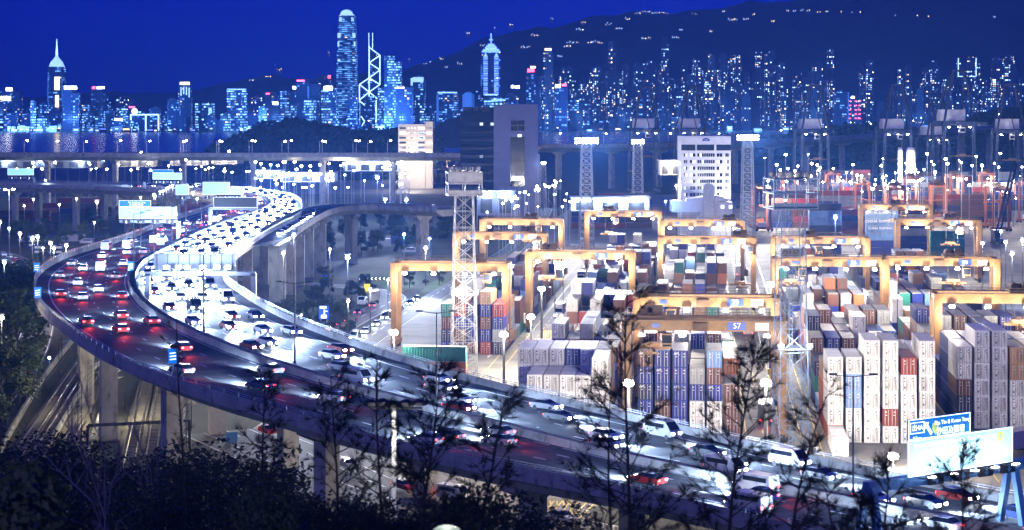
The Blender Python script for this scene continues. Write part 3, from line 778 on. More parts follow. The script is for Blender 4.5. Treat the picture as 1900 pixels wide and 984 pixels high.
# ------------------------------------------------------------------ lattice floodlight masts
def lattice(mb, z0, z1, w0, w1, panels, r):
    def c(z, k):
        w = w0 + (w1 - w0) * (z - z0) / (z1 - z0); sx, sy = ((-1, -1), (1, -1), (1, 1), (-1, 1))[k % 4]; return Vector((sx * w / 2, sy * w / 2, z))
    for i in range(panels):
        a, b = z0 + (z1 - z0) * i / panels, z0 + (z1 - z0) * (i + 1) / panels
        for k in range(4):
            mb.bar(c(a, k), c(b, k + 1), r * .75); mb.bar(c(b, k), c(b, k + 1), r * .75); mb.bar(c(a, k + 1), c(b, k), r * .75)
    return c
def mast(px, pybase, pytop, label, m, w0, w1, panels, r=.16, head='platform', Y=None, rz=.1, power=0, light_z=None, col_=COOL, lens='flood', beam=0):
    p = G(px, pybase) if Y is None else A(px, pybase, Y); p.z = 0
    top = H - (pytop - HY) * p.y / F
    t = thing('floodlight_mast', label, 'light mast', p, rz, 'lattice floodlight masts')
    for k in range(4):
        sx, sy = ((-1, -1), (1, -1), (1, 1), (-1, 1))[k]
        MB().tube((sx * w0 / 2, sy * w0 / 2, 0), (sx * w1 / 2, sy * w1 / 2, top), r, n=6).build('leg', M[m], t)
    mb = MB(); lattice(mb, .2, top, w0, w1, panels, r); mb.build('bracing', M[m], t)
    mb = MB()
    for s in (-.25, .25): mb.bar((s, 0, .2), (s, 0, top), .07)
    for i in range(int(top / .8)): mb.bar((-.25, 0, .4 + i * .8), (.25, 0, .4 + i * .8), .05)
    mb.build('ladder', M[m], t)
    if head == 'platform':
        mb = MB(); W = w1 * 1.9
        for z in (top, top + 2.4, top + 4.6):
            for (a, b) in (((-W / 2, -W / 2), (W / 2, -W / 2)), ((W / 2, -W / 2), (W / 2, W / 2)), ((W / 2, W / 2), (-W / 2, W / 2)), ((-W / 2, W / 2), (-W / 2, -W / 2))): mb.bar((*a, z), (*b, z), .22)
        for sx in (-1, 0, 1):
            for sy in (-1, 1): mb.bar((sx * W / 2, sy * W / 2, top), (sx * W / 2, sy * W / 2, top + 4.6), .2)
        mb.box((0, 0, top + .1), (W, W, .12)); mb.build('platform', M[m], t)
        if m == 'steel': MB().box((0, -W / 2 + .1, top + 3.5), (W - .2, .08, 2.0)).box((0, -W / 2 + .1, top + .6), (W - .2, .08, .9)).build('side_panel', M[m], t)
        else: MB().box((0, -W / 2 + .1, top + .5), (W - .2, .08, .8)).build('side_panel', M[m], t)
        if light_z: point('flood_beam', (0, W / 2 + 1, top + 5.2), 26000, WARM, t, .8, 'SPOT', R(155), .5, (R(28), 0, 0))
        for i in range(5):
            x = -W / 2 + W * (i + .5) / 5
            h = MB().lathe([(.1, -.5), (.55, -.35), (.62, .3), (.5, .5)], 10, (x, .4, top + 5.3)).build('floodlight', M['steel'], t)
        if light_z:
            for (zz) in light_z:
                MB().box((0, 0, zz), (w1 * 1.5, w1 * 1.5, .14)).build('landing', M[m], t)
                for s in (-1, 1):
                    h = MB().box((s * w1 * .62, -w1 * .8, zz + .6), (.9, .4, .6)).build('floodlight', M['steel'], t)
                    MB().box((s * w1 * .62, -w1 * .8 - .22, zz + .6), (.75, .05, .45)).build('lens', M['flood'], h)
                point('flood_beam', (0, -w1 * .8 - 1.2, zz + .5), power, WARM, t, .4)
    else:
        n, W = head
        mb = MB(); mb.box((0, 0, top + .2), (W, 1.6, .25)); mb.bar((-W / 2, -.7, top + 1.3), (W / 2, -.7, top + 1.3), .12); mb.bar((-W / 2, .7, top + 1.3), (W / 2, .7, top + 1.3), .12); mb.build('head_frame', M[m], t)
        for rrow in range(2 if n > 4 else 1):
            for i in range(n):
                x = -W / 2 + W * (i + .5) / n
                h = MB().box((x, -.75, top + .8 + rrow * 1.25), (W / n * .8, .6, 1.0)).build('floodlight', M['steel'], t)
                MB().ball((x, -1.0, top + .8 + rrow * 1.25), W / n * .33, 10, 6, .9).build('lens', M[lens], h)
        if power: point('flood_beam', (0, -1.9, top + .6), power, col_, t, 1.2, 'SPOT', R(112), .5, (R(-62), 0, 0)); point('flood_beam', (0, -2.0, top + 1.2), beam, (.9, .94, 1), t, 1.5, 'SPOT', R(34), .9, (R(-86), 0, 0)) if beam else None
    return t
mast(861, 696, 362, 'pale grey lattice mast with caged platform beside the orange side-on containers', 'steel', 5.2, 3.6, 11, .12, 'platform', power=6000, light_z=[16.5])
mast(1467, 832, 386, 'blue lattice mast with open platform, nearest to the road sign gantry', 'blue_steel', 4.9, 3.7, 10, .09, 'platform', power=5000, light_z=[16.0])
mast(1088, 468, 268, 'tall grey mast with the most dazzling floodlights, left of the white office block', 'steel', 5.5, 3.6, 16, .2, (7, 9.5), power=420000, col_=(1, .95, .9), beam=1.3e6)
mast(1387, 450, 262, 'tall grey mast with dazzling floodlights just right of the white office block', 'steel', 5.5, 3.6, 16, .2, (7, 9.5), power=420000, col_=(1, .95, .9), beam=1.3e6)
mast(1183, 400, 268, 'slim grey mast with a small lit crown behind the long low shed', 'steel', 5.5, 4.2, 12, .22, (5, 7), power=70000, col_=(1, .95, .9))
mast(550, 322, 258, 'pale lattice mast standing on the far terminal left of the tan tower', 'steel', 8, 6, 9, .4, (4, 9), power=160000, col_=WARM)
mast(1335, 440, 300, 'thin grey mast half hidden at the right side of the white office block', 'steel', 4, 3, 13, .15, (3, 3.5), power=0, lens='lamp_cool')
mast(1008, 385, 305, 'short mast with a lit lamp beside the dark glass office tower', 'steel', 3.5, 2.6, 8, .16, (2, 3), power=40000, col_=COOL)

# ------------------------------------------------------------------ quay cranes (ship to shore)
def quay_crane(px, Y, scale, label, rz, cabin=True):
    p = A(px, 300, Y); p.z = 0
    t = thing('quay_crane', label, 'quay crane', p, rz, 'ship-to-shore quay cranes'); t.scale = (scale,) * 3
    W, D = 9, 12
    for sx in (-1, 1):
        for sy in (-1, 1): MB().bar((sx * W, sy * D, 1.5), (sx * W * .92, sy * D, 43), 1.7, 1.7).build('leg', M['navy'], t)
        MB().bar((sx * W, -D, 14), (sx * W, D, 14), 1.4).build('tie_beam', M['navy'], t)
        MB().bar((sx * W * .3, -55, 42), (sx * W * .3, 30, 42), 1.2, 2.2).build('boom', M['navy'], t)
        MB().bar((sx * W * .92, -D, 43), (sx * 3.2, -D, 72), 1.1).build('apex_leg', M['navy'], t)
        MB().bar((sx * W * .92, D, 43), (sx * 3.2, -D + 1, 71), .8).build('back_stay', M['navy'], t)
        MB().bar((sx * 3.2, -D, 71), (sx * W * .3, -45, 43), .45).build('fore_stay', M['navy'], t)
    for y in (-D, D): MB().bar((-W, y, 42.2), (W, y, 42.2), 1.6, 2.2).build('portal_beam', M['navy'], t)
    MB().bar((-3.6, -D, 71.6), (3.6, -D, 71.6), 1.2).build('apex_beam', M['navy'], t)
    for sx in (-1, 1): MB().box((sx * W, 0, 1), (1.6, 2 * D + 4, 1.6)).build('bogie_beam', M['navy'], t)
    MB().box((0, 4, 46.6), (14, 9, 6)).box((0, 4, 49.8), (14.4, 9.4, .3)).build('machinery_house', M['white'], t)
    c = MB().box((0, -18, 38.6), (3, 3, 3)).build('operator_cab', M['white'], t); MB().box((0, -19.55, 38.4), (2.6, .06, 1.8)).build('window', M['glass'], c)
    s = MB().box((0, -18, 24), (12.2, .8, .6)).box((-5.9, -18, 23.9), (.5, 2.4, .5)).box((5.9, -18, 23.9), (.5, 2.4, .5)).box((0, -18, 24.8), (4, 2, .9)).build('spreader', M['crane'], t)
    mb = MB()
    for a in (-1.4, 1.4): mb.tube((a, -18, 25), (a, -18, 41), .12, n=4)
    mb.build('hoist_rope', M['steel_dark'], s)
    for (x, z) in ((-6, 40.4), (0, 40.4), (6, 40.4)):
        h = MB().box((x, -D - 1.2, z), (1.6, 1, .7)).build('floodlight', M['steel'], t); MB().box((x, -D - 1.4, z - .45), (1.3, .9, .16)).build('lens', M['flood'], h)
    point('flood_beam', (0, -D - 5, 38), 9000, (1, .95, .88), t, 1.5)
for i, (px, Y, sc, rz, lb) in enumerate(((1195, 1330, 1.0, 4, 'dark quay crane with red beacon between the two dazzling masts, left of the pair'),
        (1280, 1340, 1.0, 4, 'dark quay crane right behind the white office block'),
        (1505, 1260, 1.0, 3, 'navy quay crane with sparkling blue lights, left of the four tall ones at right'),
        (1657, 1250, 1.0, 3, 'navy quay crane beside the glowing white tanks'),
        (1730, 1290, .9, 8, 'navy quay crane partly hidden behind the tallest one'),
        (1768, 1230, 1.12, 3, 'tallest navy quay crane, with long ropes and a yellow spreader'),
        (1870, 1240, 1.0, -6, 'navy quay crane at the right picture edge'))):
    quay_crane(px, Y, sc, lb, R(rz))

# ------------------------------------------------------------------ mid-distance buildings
def facade_mat(name, wall, win, lit, litfrac, cw, chh, ww=.6, wh=.5, strength=2.0, rough=.8, warm=.3):
    """wall with a regular grid of panes in object metres; some panes are lit from inside"""
    m, n, b = _nodes(name); L = n.links
    tc = n.nodes.new('ShaderNodeTexCoord'); sp = n.nodes.new('ShaderNodeSeparateXYZ'); L.new(tc.outputs['Object'], sp.inputs[0])
    oi = n.nodes.new('ShaderNodeObjectInfo')
    def mth(op, a, bb=None, c=None):
        q = n.nodes.new('ShaderNodeMath'); q.operation = op
        for i, x in enumerate((a, bb, c)):
            if x is None: continue
            if isinstance(x, (int, float)): q.inputs[i].default_value = x
            else: L.new(x, q.inputs[i])
        return q.outputs[0]
    hx = mth('ADD', sp.outputs[0], mth('MULTIPLY', sp.outputs[1], 1.0))
    u = mth('DIVIDE', hx, cw); v = mth('DIVIDE', sp.outputs[2], chh)
    fu, fv = mth('FRACT', u), mth('FRACT', v)
    inx = mth('LESS_THAN', mth('ABSOLUTE', mth('SUBTRACT', fu, .5)), ww / 2); inz = mth('LESS_THAN', mth('ABSOLUTE', mth('SUBTRACT', fv, .5)), wh / 2)
    geo = n.nodes.new('ShaderNodeNewGeometry'); gs = n.nodes.new('ShaderNodeSeparateXYZ'); L.new(geo.outputs['Normal'], gs.inputs[0])
    side = mth('LESS_THAN', mth('ABSOLUTE', gs.outputs[2]), .5)
    ins = mth('MULTIPLY', mth('MULTIPLY', inx, inz), side)
    cmb = n.nodes.new('ShaderNodeCombineXYZ'); L.new(mth('FLOOR', u), cmb.inputs[0]); L.new(mth('FLOOR', v), cmb.inputs[1]); L.new(mth('MULTIPLY', oi.outputs['Random'], 97), cmb.inputs[2])
    wn = n.nodes.new('ShaderNodeTexWhiteNoise'); wn.noise_dimensions = '3D'; L.new(cmb.outputs[0], wn.inputs['Vector'])
    cm2 = n.nodes.new('ShaderNodeCombineXYZ'); L.new(mth('FLOOR', mth('DIVIDE', u, 2.7)), cm2.inputs[0]); L.new(mth('FLOOR', mth('DIVIDE', v, 9)), cm2.inputs[1]); L.new(mth('MULTIPLY', oi.outputs['Random'], 31), cm2.inputs[2])
    wn2 = n.nodes.new('ShaderNodeTexWhiteNoise'); L.new(cm2.outputs[0], wn2.inputs['Vector'])
    on = mth('LESS_THAN', wn.outputs['Value'], mth('MULTIPLY', mth('MULTIPLY', wn2.outputs['Value'], 2.0), litfrac))
    sc = n.nodes.new('ShaderNodeSeparateColor'); L.new(wn.outputs['Color'], sc.inputs[0])
    bright = mth('MULTIPLY', mth('POWER', sc.outputs[1], 2.0), strength * 2)
    L.new(mth('MULTIPLY', mth('MULTIPLY', on, ins), bright), b.inputs['Emission Strength'])
    mx = n.nodes.new('ShaderNodeMix'); mx.data_type = 'RGBA'; mx.inputs[6].default_value = tuple(lit) + (1,); mx.inputs[7].default_value = (1, .82, .5, 1)
    L.new(mth('LESS_THAN', sc.outputs[2], warm), mx.inputs[0]); L.new(mx.outputs[2], b.inputs['Emission Color'])
    mw = n.nodes.new('ShaderNodeMix'); mw.data_type = 'RGBA'; mw.inputs[6].default_value = tuple(wall) + (1,); mw.inputs[7].default_value = tuple(win) + (1,)
    L.new(ins, mw.inputs[0]); L.new(mw.outputs[2], b.inputs['Base Color'])
    rg = n.nodes.new('ShaderNodeMix'); rg.inputs[2].default_value = rough; rg.inputs[3].default_value = .15; L.new(ins, rg.inputs[0]); L.new(rg.outputs[0], b.inputs['Roughness'])
    b.inputs['Specular IOR Level'].default_value = .12; m.cycles.emission_sampling = 'NONE'; return m
M['lit_window'] = emit('lit_window', (.85, .92, 1), 1.6); M['lit_window_warm'] = emit('lit_window_warm', (1, .86, .6), 1.6)
M['win'] = M['glass']
# white office block beside the floodlight mast
Yo = 790
wo_ = thing('office_block', 'bright white nine-storey office block with a half-round emblem near its roof', 'office block', A(1310, 300, Yo))
wo_.location.z = 0
s = Yo / F
W_, T_ = 92 * s, H - (253 - HY) * s
wl = MB().box((0, 9, T_ / 2), (W_, 18, T_)); wl.box((0, -.15, T_ - 2), (W_, .3, 4)); wl.build('wall', M['white'], wo_)
rr = random.Random(9)
for f in range(8):
    z = H - ((288 + f * 12.2) - HY) * s
    for (a, b) in ((-41, -35), (-30, -20), (-16, 16), (20, 30), (36, 42)):
        k = max(1, round((b - a) / 4))
        w = MB().box(((a + b) / 2 * s, -.04, z), ((b - a) * s, .12, 1.35)).build('window', M['glass'], wo_)
        mb = MB()
        for i in range(1, k): mb.box((a * s + (b - a) * s * i / k, -.14, z), (.12, .08, 1.35))
        if k > 1: mb.build('mullion', M['white'], w)
        if rr.random() < .5:
            i = rr.randrange(k); g = (b - a) * s / k
            MB().box((a * s + g * (i + .5), -.12, z), (g * .9, .03, 1.2)).build('pane', M['lit_window'] if rr.random() < .7 else M['lit_window_warm'], w)
for (a, b) in ((-46, -20), (-17, 15), (19, 46)):
    MB().box(((a + b) / 2 * s, -.32, H - (274 - HY) * s), ((b - a) * s, .1, 2.4)).build('window', M['glass'], wo_)
mb = MB(); mb.prism([(3.2 * math.cos(math.pi * i / 10) * .5, 2.6 * math.sin(math.pi * i / 10) * .5) for i in range(11)], -.55, -.32, 'y'); e = mb.build('emblem', M['plate_blue'], wo_, loc=(0, 0, H - (262 - HY) * s)); text('HIT', .8, M['white'], e, (0, -.6, .45))
for i in range(3): point('facade_floodlight', ((-12, 0, 12)[i], -22, 18), 30000, (1, .97, 1), wo_, 1)
ann = thing('canteen_hall', 'low white hall with a tall rounded stair drum below the white office block', 'hall', A(1310, 300, 770)); ann.location.z = 0
s2 = 770 / F; z1, z2 = H - (398 - HY) * s2, H - (372 - HY) * s2
MB().box((-5, 0, z2 - 2.2), (84 * s2, 12, 4.4)).box((3.5, 1, (z1 + z2) / 2 - 2), (60 * s2, 12, z2 - z1 + 3)).build('wall', M['white'], ann)
MB().prism([(-40 * s2, z2), (42 * s2, z2), (42 * s2, z2 + .6), (4, z2 + 2.2), (-40 * s2, z2 + .9)], -6.4, 6, 'y').build('roof', M['white'], ann)
mb = MB(); mb.prism([(-2.2, -1)] + [(2.2 * math.cos(math.pi - math.pi * i / 10), 10.5 + 2.2 * math.sin(math.pi * i / 10)) for i in range(11)] + [(2.2, -1)], -7.2, -5.5, 'y'); mb.build('stair_drum', M['steel'], ann, loc=(.4, 0, z1))
for x in (6, 9.2, 12): MB().box((x, -5.1, z1 + 3.2), (1.3, .12, 1.3)).build('window', M['lit_window'] if x < 10 else M['glass'], ann)
# big dark tower
Yd = 860; s = Yd / F
dk = thing('office_tower', 'big dark-glass office tower with blank lilac stair shafts, left of the dazzling mast', 'office tower', A(930, 300, Yd)); dk.location.z = 0
M['lilac'] = mat('lilac_concrete', (.16, .17, .27), .85, var=.12, scale=.1)
zt1, zt2 = H - (208 - HY) * s, H - (194 - HY) * s
MB().box((-45 * s, 10, zt1 / 2), (62 * s, 20, zt1)).build('glass_wing', facade_mat('dark_curtain_wall', (.012, .018, .045), (.012, .02, .06), (.7, .85, 1), .02, 1.6, 3.6, .9, .35, .7), dk)
MB().box((27 * s, 10, zt2 / 2), (82 * s, 21.5, zt2)).build('stair_shaft', M['lilac'], dk)
mb = MB().box((70 * s, 12, (zt2 - 6) / 2 - 8), (4 * s, 8, zt2 - 22))
for i in range(4): mb.box((70 * s, 7.9, 10 + 6 * i), (2.4 * s, .2, 2))
mb.build('stair_tower', M['lilac'], dk)
MB().box((30.5 * s, -.9, H - (300 - HY) * s), (27 * s, .3, 92 * s)).build('window_strip', M['glass'], dk)
for (y, hh) in ((228, 8), (238, 9)):
    for x in (24, 37): MB().box((x * s, -.9, H - (y - HY) * s), (12 * s, .3, hh * s)).build('window', M['glass'], dk)
MB().box((34 * s, -1.1, H - (252 - HY) * s), (7 * s, .2, 5 * s)).build('window', M['lit_window'], dk)
for x in (-62, -48, -34, -24): MB().tube((x * s, 8, zt1), (x * s, 8, zt1 + 2.2), 2.4, n=12).build('cooling_unit', M['steel_dark'], dk)
MB().box((31 * s, -2.4, H - (331 - HY) * s), (20 * s, 3, 8 * s)).build('lit_canopy', emit('canopy_light', (.75, .88, 1), 2.2), dk)
# tan tower behind the viaduct
Yt = 1380; s = Yt / F
tt = thing('office_tower', 'pale tan office tower with round vents, half behind the far motorway bridge', 'office tower', A(771, 300, Yt)); tt.location.z = 0
zt = H - (231 - HY) * s
MB().box((-7 * s, 9, zt / 2), (50 * s, 18, zt)).box((25 * s, 11, zt / 2 + 1), (14 * s, 20, zt + 2)).build('wall', mat('tan_render', (.5, .46, .4), .8, var=.12, scale=.1), tt)
for f in range(6):
    z = H - ((238 + f * 9) - HY) * s
    for (a, b) in ((-30, -18), (5, 17)): MB().box(((a + b) / 2 * s, -.06, z), ((b - a) * s, .14, 1.5)).build('window', M['glass'] if rr.random() < .8 else M['lit_window'], tt)
    for x in (-13, -7, -1): MB().tube((x * s, .02, z), (x * s, -.1, z), .5, n=10).build('vent', M['lit_window'] if rr.random() < .6 else M['glass'], tt)
    MB().box((25 * s, .96, z), (11 * s, .1, 1.6)).build('balcony_band', M['lit_window_warm'] if f % 2 else M['concrete'], tt)
point('facade_floodlight', (0, -30, 20), 90000, WARM, tt, 2)
# long low shed and other sheds
def shed(px0, px1, py0, py1, Y, label, m='white', depth=25, lamps=0, power=0, col_=COOL):
    s = Y / F; x0, x1 = (px0 - 950) * s, (px1 - 950) * s; top = H - (py0 - HY) * s; bot = max(0, H - (py1 - HY) * s)
    t = thing('warehouse', label, 'warehouse', ((x0 + x1) / 2, Y, 0))
    MB().box((0, depth / 2, (top + bot) / 2), (x1 - x0, depth, top - bot)).build('wall', M[m], t)
    MB().prism([(-(x1 - x0) / 2 - .5, top + .01), ((x1 - x0) / 2 + .5, top + .01), ((x1 - x0) / 2 + .5, top + .6), (-(x1 - x0) / 2 - .5, top + .6)], -.6, depth + .6, 'y').build('roof', M['steel'], t)
    n = max(2, int((x1 - x0) / 9))
    for i in range(n): MB().box((-(x1 - x0) / 2 + (x1 - x0) * (i + .5) / n, -.08, bot + (top - bot) * .4), ((x1 - x0) / n * .6, .16, (top - bot) * .6)).build('door', M['steel_dark'], t)
    for i in range(lamps):
        x = -(x1 - x0) / 2 + (x1 - x0) * (i + .5) / lamps
        h = MB().box((x, -1.0, top - .3), (.9, .8, .4)).build('wall_lamp', M['steel'], t); MB().box((x, -1.05, top - .56), (.8, .7, .12)).build('lens', M['lamp_warm' if col_ == WARM else 'lamp_cool'], h)
        if power: point('wash', (x, -2.5, top - 1), power, col_, t, .5)
    return t
shed(1060, 1205, 368, 392, 790, 'long low white shed between the two masts with lamps along its front', 'white', 12, 3, 6000)
shed(215, 285, 289, 310, 1250, 'small floodlit warehouse under the far motorway bridge, second from left', 'concrete', 30, 2, 12000, WARM)
shed(315, 382, 292, 307, 1260, 'pale warehouse with dark loading doors under the far motorway bridge', 'concrete', 30, 2, 9000, WARM)
shed(392, 440, 290, 305, 1270, 'floodlit warehouse under the far bridge just left of the lattice mast', 'concrete', 30, 2, 12000, WARM)
shed(468, 520, 318, 332, 1180, 'low white depot shining among the terminal lamps', 'white', 20, 3, 8000)
shed(520, 620, 322, 338, 1150, 'wide white depot right of the smaller depot among the terminal lamps', 'white', 24, 4, 8000)
shed(640, 742, 300, 318, 1300, 'pale shed left of the containers under the tan tower', 'white', 24, 3, 7000)
shed(-20, 180, 296, 312, 1240, 'long dim warehouse at the far left under the motorway bridge', 'concrete_dark', 30, 3, 9000)
shed(885, 955, 356, 400, 800, 'small dim office shed left of the curved service road end', 'lilac', 12, 2, 5000)
shed(1225, 1262, 300, 325, 830, 'small pale depot left of the white office block', 'white', 12, 1, 9000, WARM)
# glowing white tanks between the quay cranes
for (px, w, lab) in ((1690, 17, 'glowing white cylindrical tank tower, right of the quay crane with ropes'), (1670, 9, 'slimmer glowing pale tank left of the wider tank tower')):
    p = A(px, 300, 1180); p.z = 0; r = w * 1180 / F / 2
    t = thing('tank_tower', lab, 'tank', p)
    MB().lathe([(r, 0), (r, H - (278 - HY) * 1180 / F - 1), (r * .8, H - (274 - HY) * 1180 / F)], 16).build('shell', M['white'], t, True)
    mb = MB()
    for z in range(4, 28, 4): mb.lathe([(r + .1, z), (r + .1, z + .4)], 16)
    mb.build('ring_band', M['steel'], t)
    for (x, pw) in ((0, 60000),): point('wash', (x, -9, 14), pw, (.85, .93, 1), t, 1)
# low office by the curved service road etc
t = thing('mobile_crane', 'dark mobile crane with raised lattice boom at the right, beside the yard lamps', 'crane', G(1850, 452)); 
Mx = None
mb = MB().box((0, 0, 1.6), (3.2, 8, 1.6)); mb.build('chassis', M['navy'], t)
MB().box((0, 1, 4.0), (3.4, 5, 3.2)).box((-1, -2.2, 3.6), (1.4, 2, 2.4)).build('turret', M['navy'], t)
mb = MB()
for (a, b) in ((-.8, -.8), (.8, -.8), (.8, .8), (-.8, .8)): mb.bar((a, -2 + b, 5), (a + 9, 6 + b, 33), .3)
for i in range(14):
    f = i / 14; g = (i + 1) / 14; L_ = lambda q, a, b: (a + 9 * q, -2 + b + 8 * q, 5 + 28 * q)
    mb.bar(L_(f, -.8, -.8), L_(g, .8, -.8), .15); mb.bar(L_(f, .8, -.8), L_(g, .8, .8), .15); mb.bar(L_(f, -.8, .8), L_(g, -.8, -.8), .15)
mb.build('boom', M['navy'], t)
for sx in (-1, 1):
    for y in (-3, -1, 1, 3): MB().tube((sx * 1.3, y, .75), (sx * 1.7, y, .75), .75, n=10).build('wheel', M['rubber'], t)
# ------------------------------------------------------------------ the city across the harbour
CB = (.03, .05, .10)
FM = {
 'office': facade_mat('office_facade', (.03, .05, .1), (.01, .02, .05), (.13, .36, 1), .5, 7, 7, .85, .45, 2.8, warm=.06),
 'officeb': facade_mat('bright_office_facade', (.05, .08, .14), (.01, .02, .05), (.2, .5, 1), .85, 6, 8, .9, .5, 3.0, warm=.04),
 'dim': facade_mat('dim_facade', (.03, .045, .09), (.01, .02, .05), (.12, .34, 1), .2, 8, 8, .7, .5, 2.6, warm=.15),
 'flat': facade_mat('apartment_facade', (.06, .08, .12), (.01, .015, .03), (.35, .62, 1), .30, 7, 7.5, .5, .5, 5.0, warm=.28),
 'flatd': facade_mat('dark_apartment_facade', (.05, .07, .11), (.01, .015, .03), (.35, .62, 1), .16, 7, 7.5, .5, .5, 5.0, warm=.3),
 'ifc': facade_mat('banded_facade', (.05, .09, .16), (.02, .04, .09), (.14, .42, 1), .7, 9, 6.5, .96, .5, 1.5, warm=.02),
}
M['neon'] = emit('white_blue_neon', (.35, .6, 1), 3.5); M['neon_blue'] = emit('blue_neon', (.08, .16, 1), 5); M['neon_red'] = emit('red_neon', (1, .04, .04), 7)
M['neon_yellow'] = emit('yellow_neon', (1, .78, .25), 5); M['neon_white'] = emit('white_sign', (.9, .95, 1), 12); M['crown'] = emit('lit_crown', (.4, .68, 1), 1.5)
M['wallwash'] = emit('wall_glow', (.05, .2, .8), .45, (.1, .15, .25))
def tower(px0, px1, pytop, pybase, Y, fm, label, name='tower', group='city towers', sign=None, signs=(), taper=0, roof=True):
    s = Y / F; w = (px1 - px0) * s; top = H - (pytop - HY) * s; base = max(0, H - (pybase - HY) * s)
    t = thing(name, label, 'skyscraper' if top > 150 else 'tower block', (((px0 + px1) / 2 - 950) * s, Y, base), 0, group)
    d = min(w * .8, 45)
    mb = MB()
    if taper: mb.prism([(-w / 2, 0), (w / 2, 0), (w / 2, (top - base) * .75), (w / 2 - taper * w, top - base), (-w / 2 + taper * w, top - base), (-w / 2, (top - base) * .75)], 0, d, 'y')
    else:
        k = rr.random()
        if k < .4 or w < 25: mb.box((0, d / 2, (top - base) / 2), (w, d, top - base))
        elif k < .75: mb.box((0, d / 2, (top - base) / 2), (w * .62, d, top - base)); mb.box((0, d / 2 + 3, (top - base) * .48), (w, d * .9, (top - base) * .96))
        else: mb.box((-w * .22, d / 2, (top - base) / 2), (w * .56, d, top - base)); mb.box((w * .24, d / 2 + 2, (top - base) * .46), (w * .52, d, (top - base) * .92))
    o = mb.build('facade', FM[fm], t)
    if roof: MB().box((0, d / 2, top - base + 2.0), (w * .35, d * .4, 4.0)).build('roof_plant', M['steel_dark'], t)
    for (kind, x, y, ww, hh) in signs:     # in photo pixels
        MB().box(((x - (px0 + px1) / 2) * s, -1.2, H - (y - HY) * s - base), (ww * s, 2, hh * s)).build('rooftop_sign' if kind != 'wallwash' else 'lit_panel', M[kind], t)
    return t, s, base, top
YC = 6300
# tall tapering tower with the clawed crown
s = YC / F
ti = thing('skyscraper', 'tallest skyscraper, bluish with stepped setbacks and a glowing clawed crown', 'skyscraper', ((643 - 950) * s, YC, 0), 0, 'city towers')
zz = lambda py: H - (py - HY) * s
mb = MB(); steps = [(18.5, 0, 130), (18, 130, 100), (17, 100, 62), (16, 62, 40), (14.5, 40, 29)]
for (hw, a, b) in steps:
    z0 = 0 if a == 0 else zz(a); mb.box((0, 30, (z0 + zz(b)) / 2), (2 * hw * s, 60, zz(b) - z0)); mb.box((0, 30 - 3, (z0 + zz(b)) / 2), (hw * 1.2 * s, 60, zz(b) - z0))
mb.build('facade', FM['ifc'], ti)
mb = MB()
for i in range(12):
    x = -13 + 26 * i / 11; f = 1 - (x / 15) ** 2
    mb.bar((x * s, 0, zz(40)), (x * .72 * s, 4, zz(23 - 5 * f)), 3.2); 
mb.box((0, 28, (zz(40) + zz(26)) / 2), (24 * s, 50, zz(26) - zz(40)))
mb.build('crown', M['crown'], ti)
for (y, w) in ((66, 11), (112, 10), (82, 6)):
    for sg in (-1, 1): MB().box((sg * (16.5 - w / 4) * s, -3.6, zz(y)), (w / 2 * s, 1.2, 9 * s if y < 100 else 4 * s)).build('setback_light', M['crown'], ti)
mb = MB()
for y in range(130, 240, 7): mb.box((0, -4.2, zz(y)), (37 * s, .8, 1.2))
mb.build('floor_band', emit('floor_glow', (.1, .35, 1), .6), ti)
# faceted tower with white triangle outlines and twin masts
tb = thing('skyscraper', 'faceted skyscraper outlined with white zigzag lights and twin masts', 'skyscraper', ((686 - 950) * s, YC, 0), 0, 'city towers')
mb = MB(); P_ = lambda x, y: ((x - 686) * s, zz(y))
mb.prism([P_(667, 245), P_(667, 157), P_(685, 145), P_(685, 88), P_(705, 103), P_(705, 245)], 0, 45, 'y'); mb.build('facade', FM['dim'], tb)
mb = MB()
def ln(a, b, w=3.4): mb.bar((P_(*a)[0], -1.5, P_(*a)[1]), (P_(*b)[0], -1.5, P_(*b)[1]), w, w)
for a, b in (((685, 205), (685, 85)), ((685, 88), (705, 103)), ((705, 103), (705, 157)), ((685, 117), (705, 103)), ((685, 117), (705, 130)), ((705, 130), (685, 145)), ((685, 145), (667, 157)), ((685, 145), (705, 157)), ((667, 157), (667, 186)), ((667, 157), (685, 171)), ((705, 157), (685, 171)), ((685, 171), (667, 186)), ((685, 171), (703, 186)), ((668, 188), (682, 200)), ((690, 190), (698, 202)), ((698, 202), (690, 213)), ((670, 216), (684, 236)), ((684, 214), (670, 236)), ((690, 216), (698, 226)), ((698, 226), (690, 237)), ((667, 186), (667, 238)), ((698, 186), (698, 238))): ln(a, b)
mb.build('outline_light', M['neon'], tb)
mb = MB()
for x in (684, 691): mb.bar((P_(x, 90)[0], 10, P_(x, 90)[1]), (P_(x, 61)[0], 10, P_(x, 61)[1]), 2.0)
mb.build('mast', M['neon'], tb)
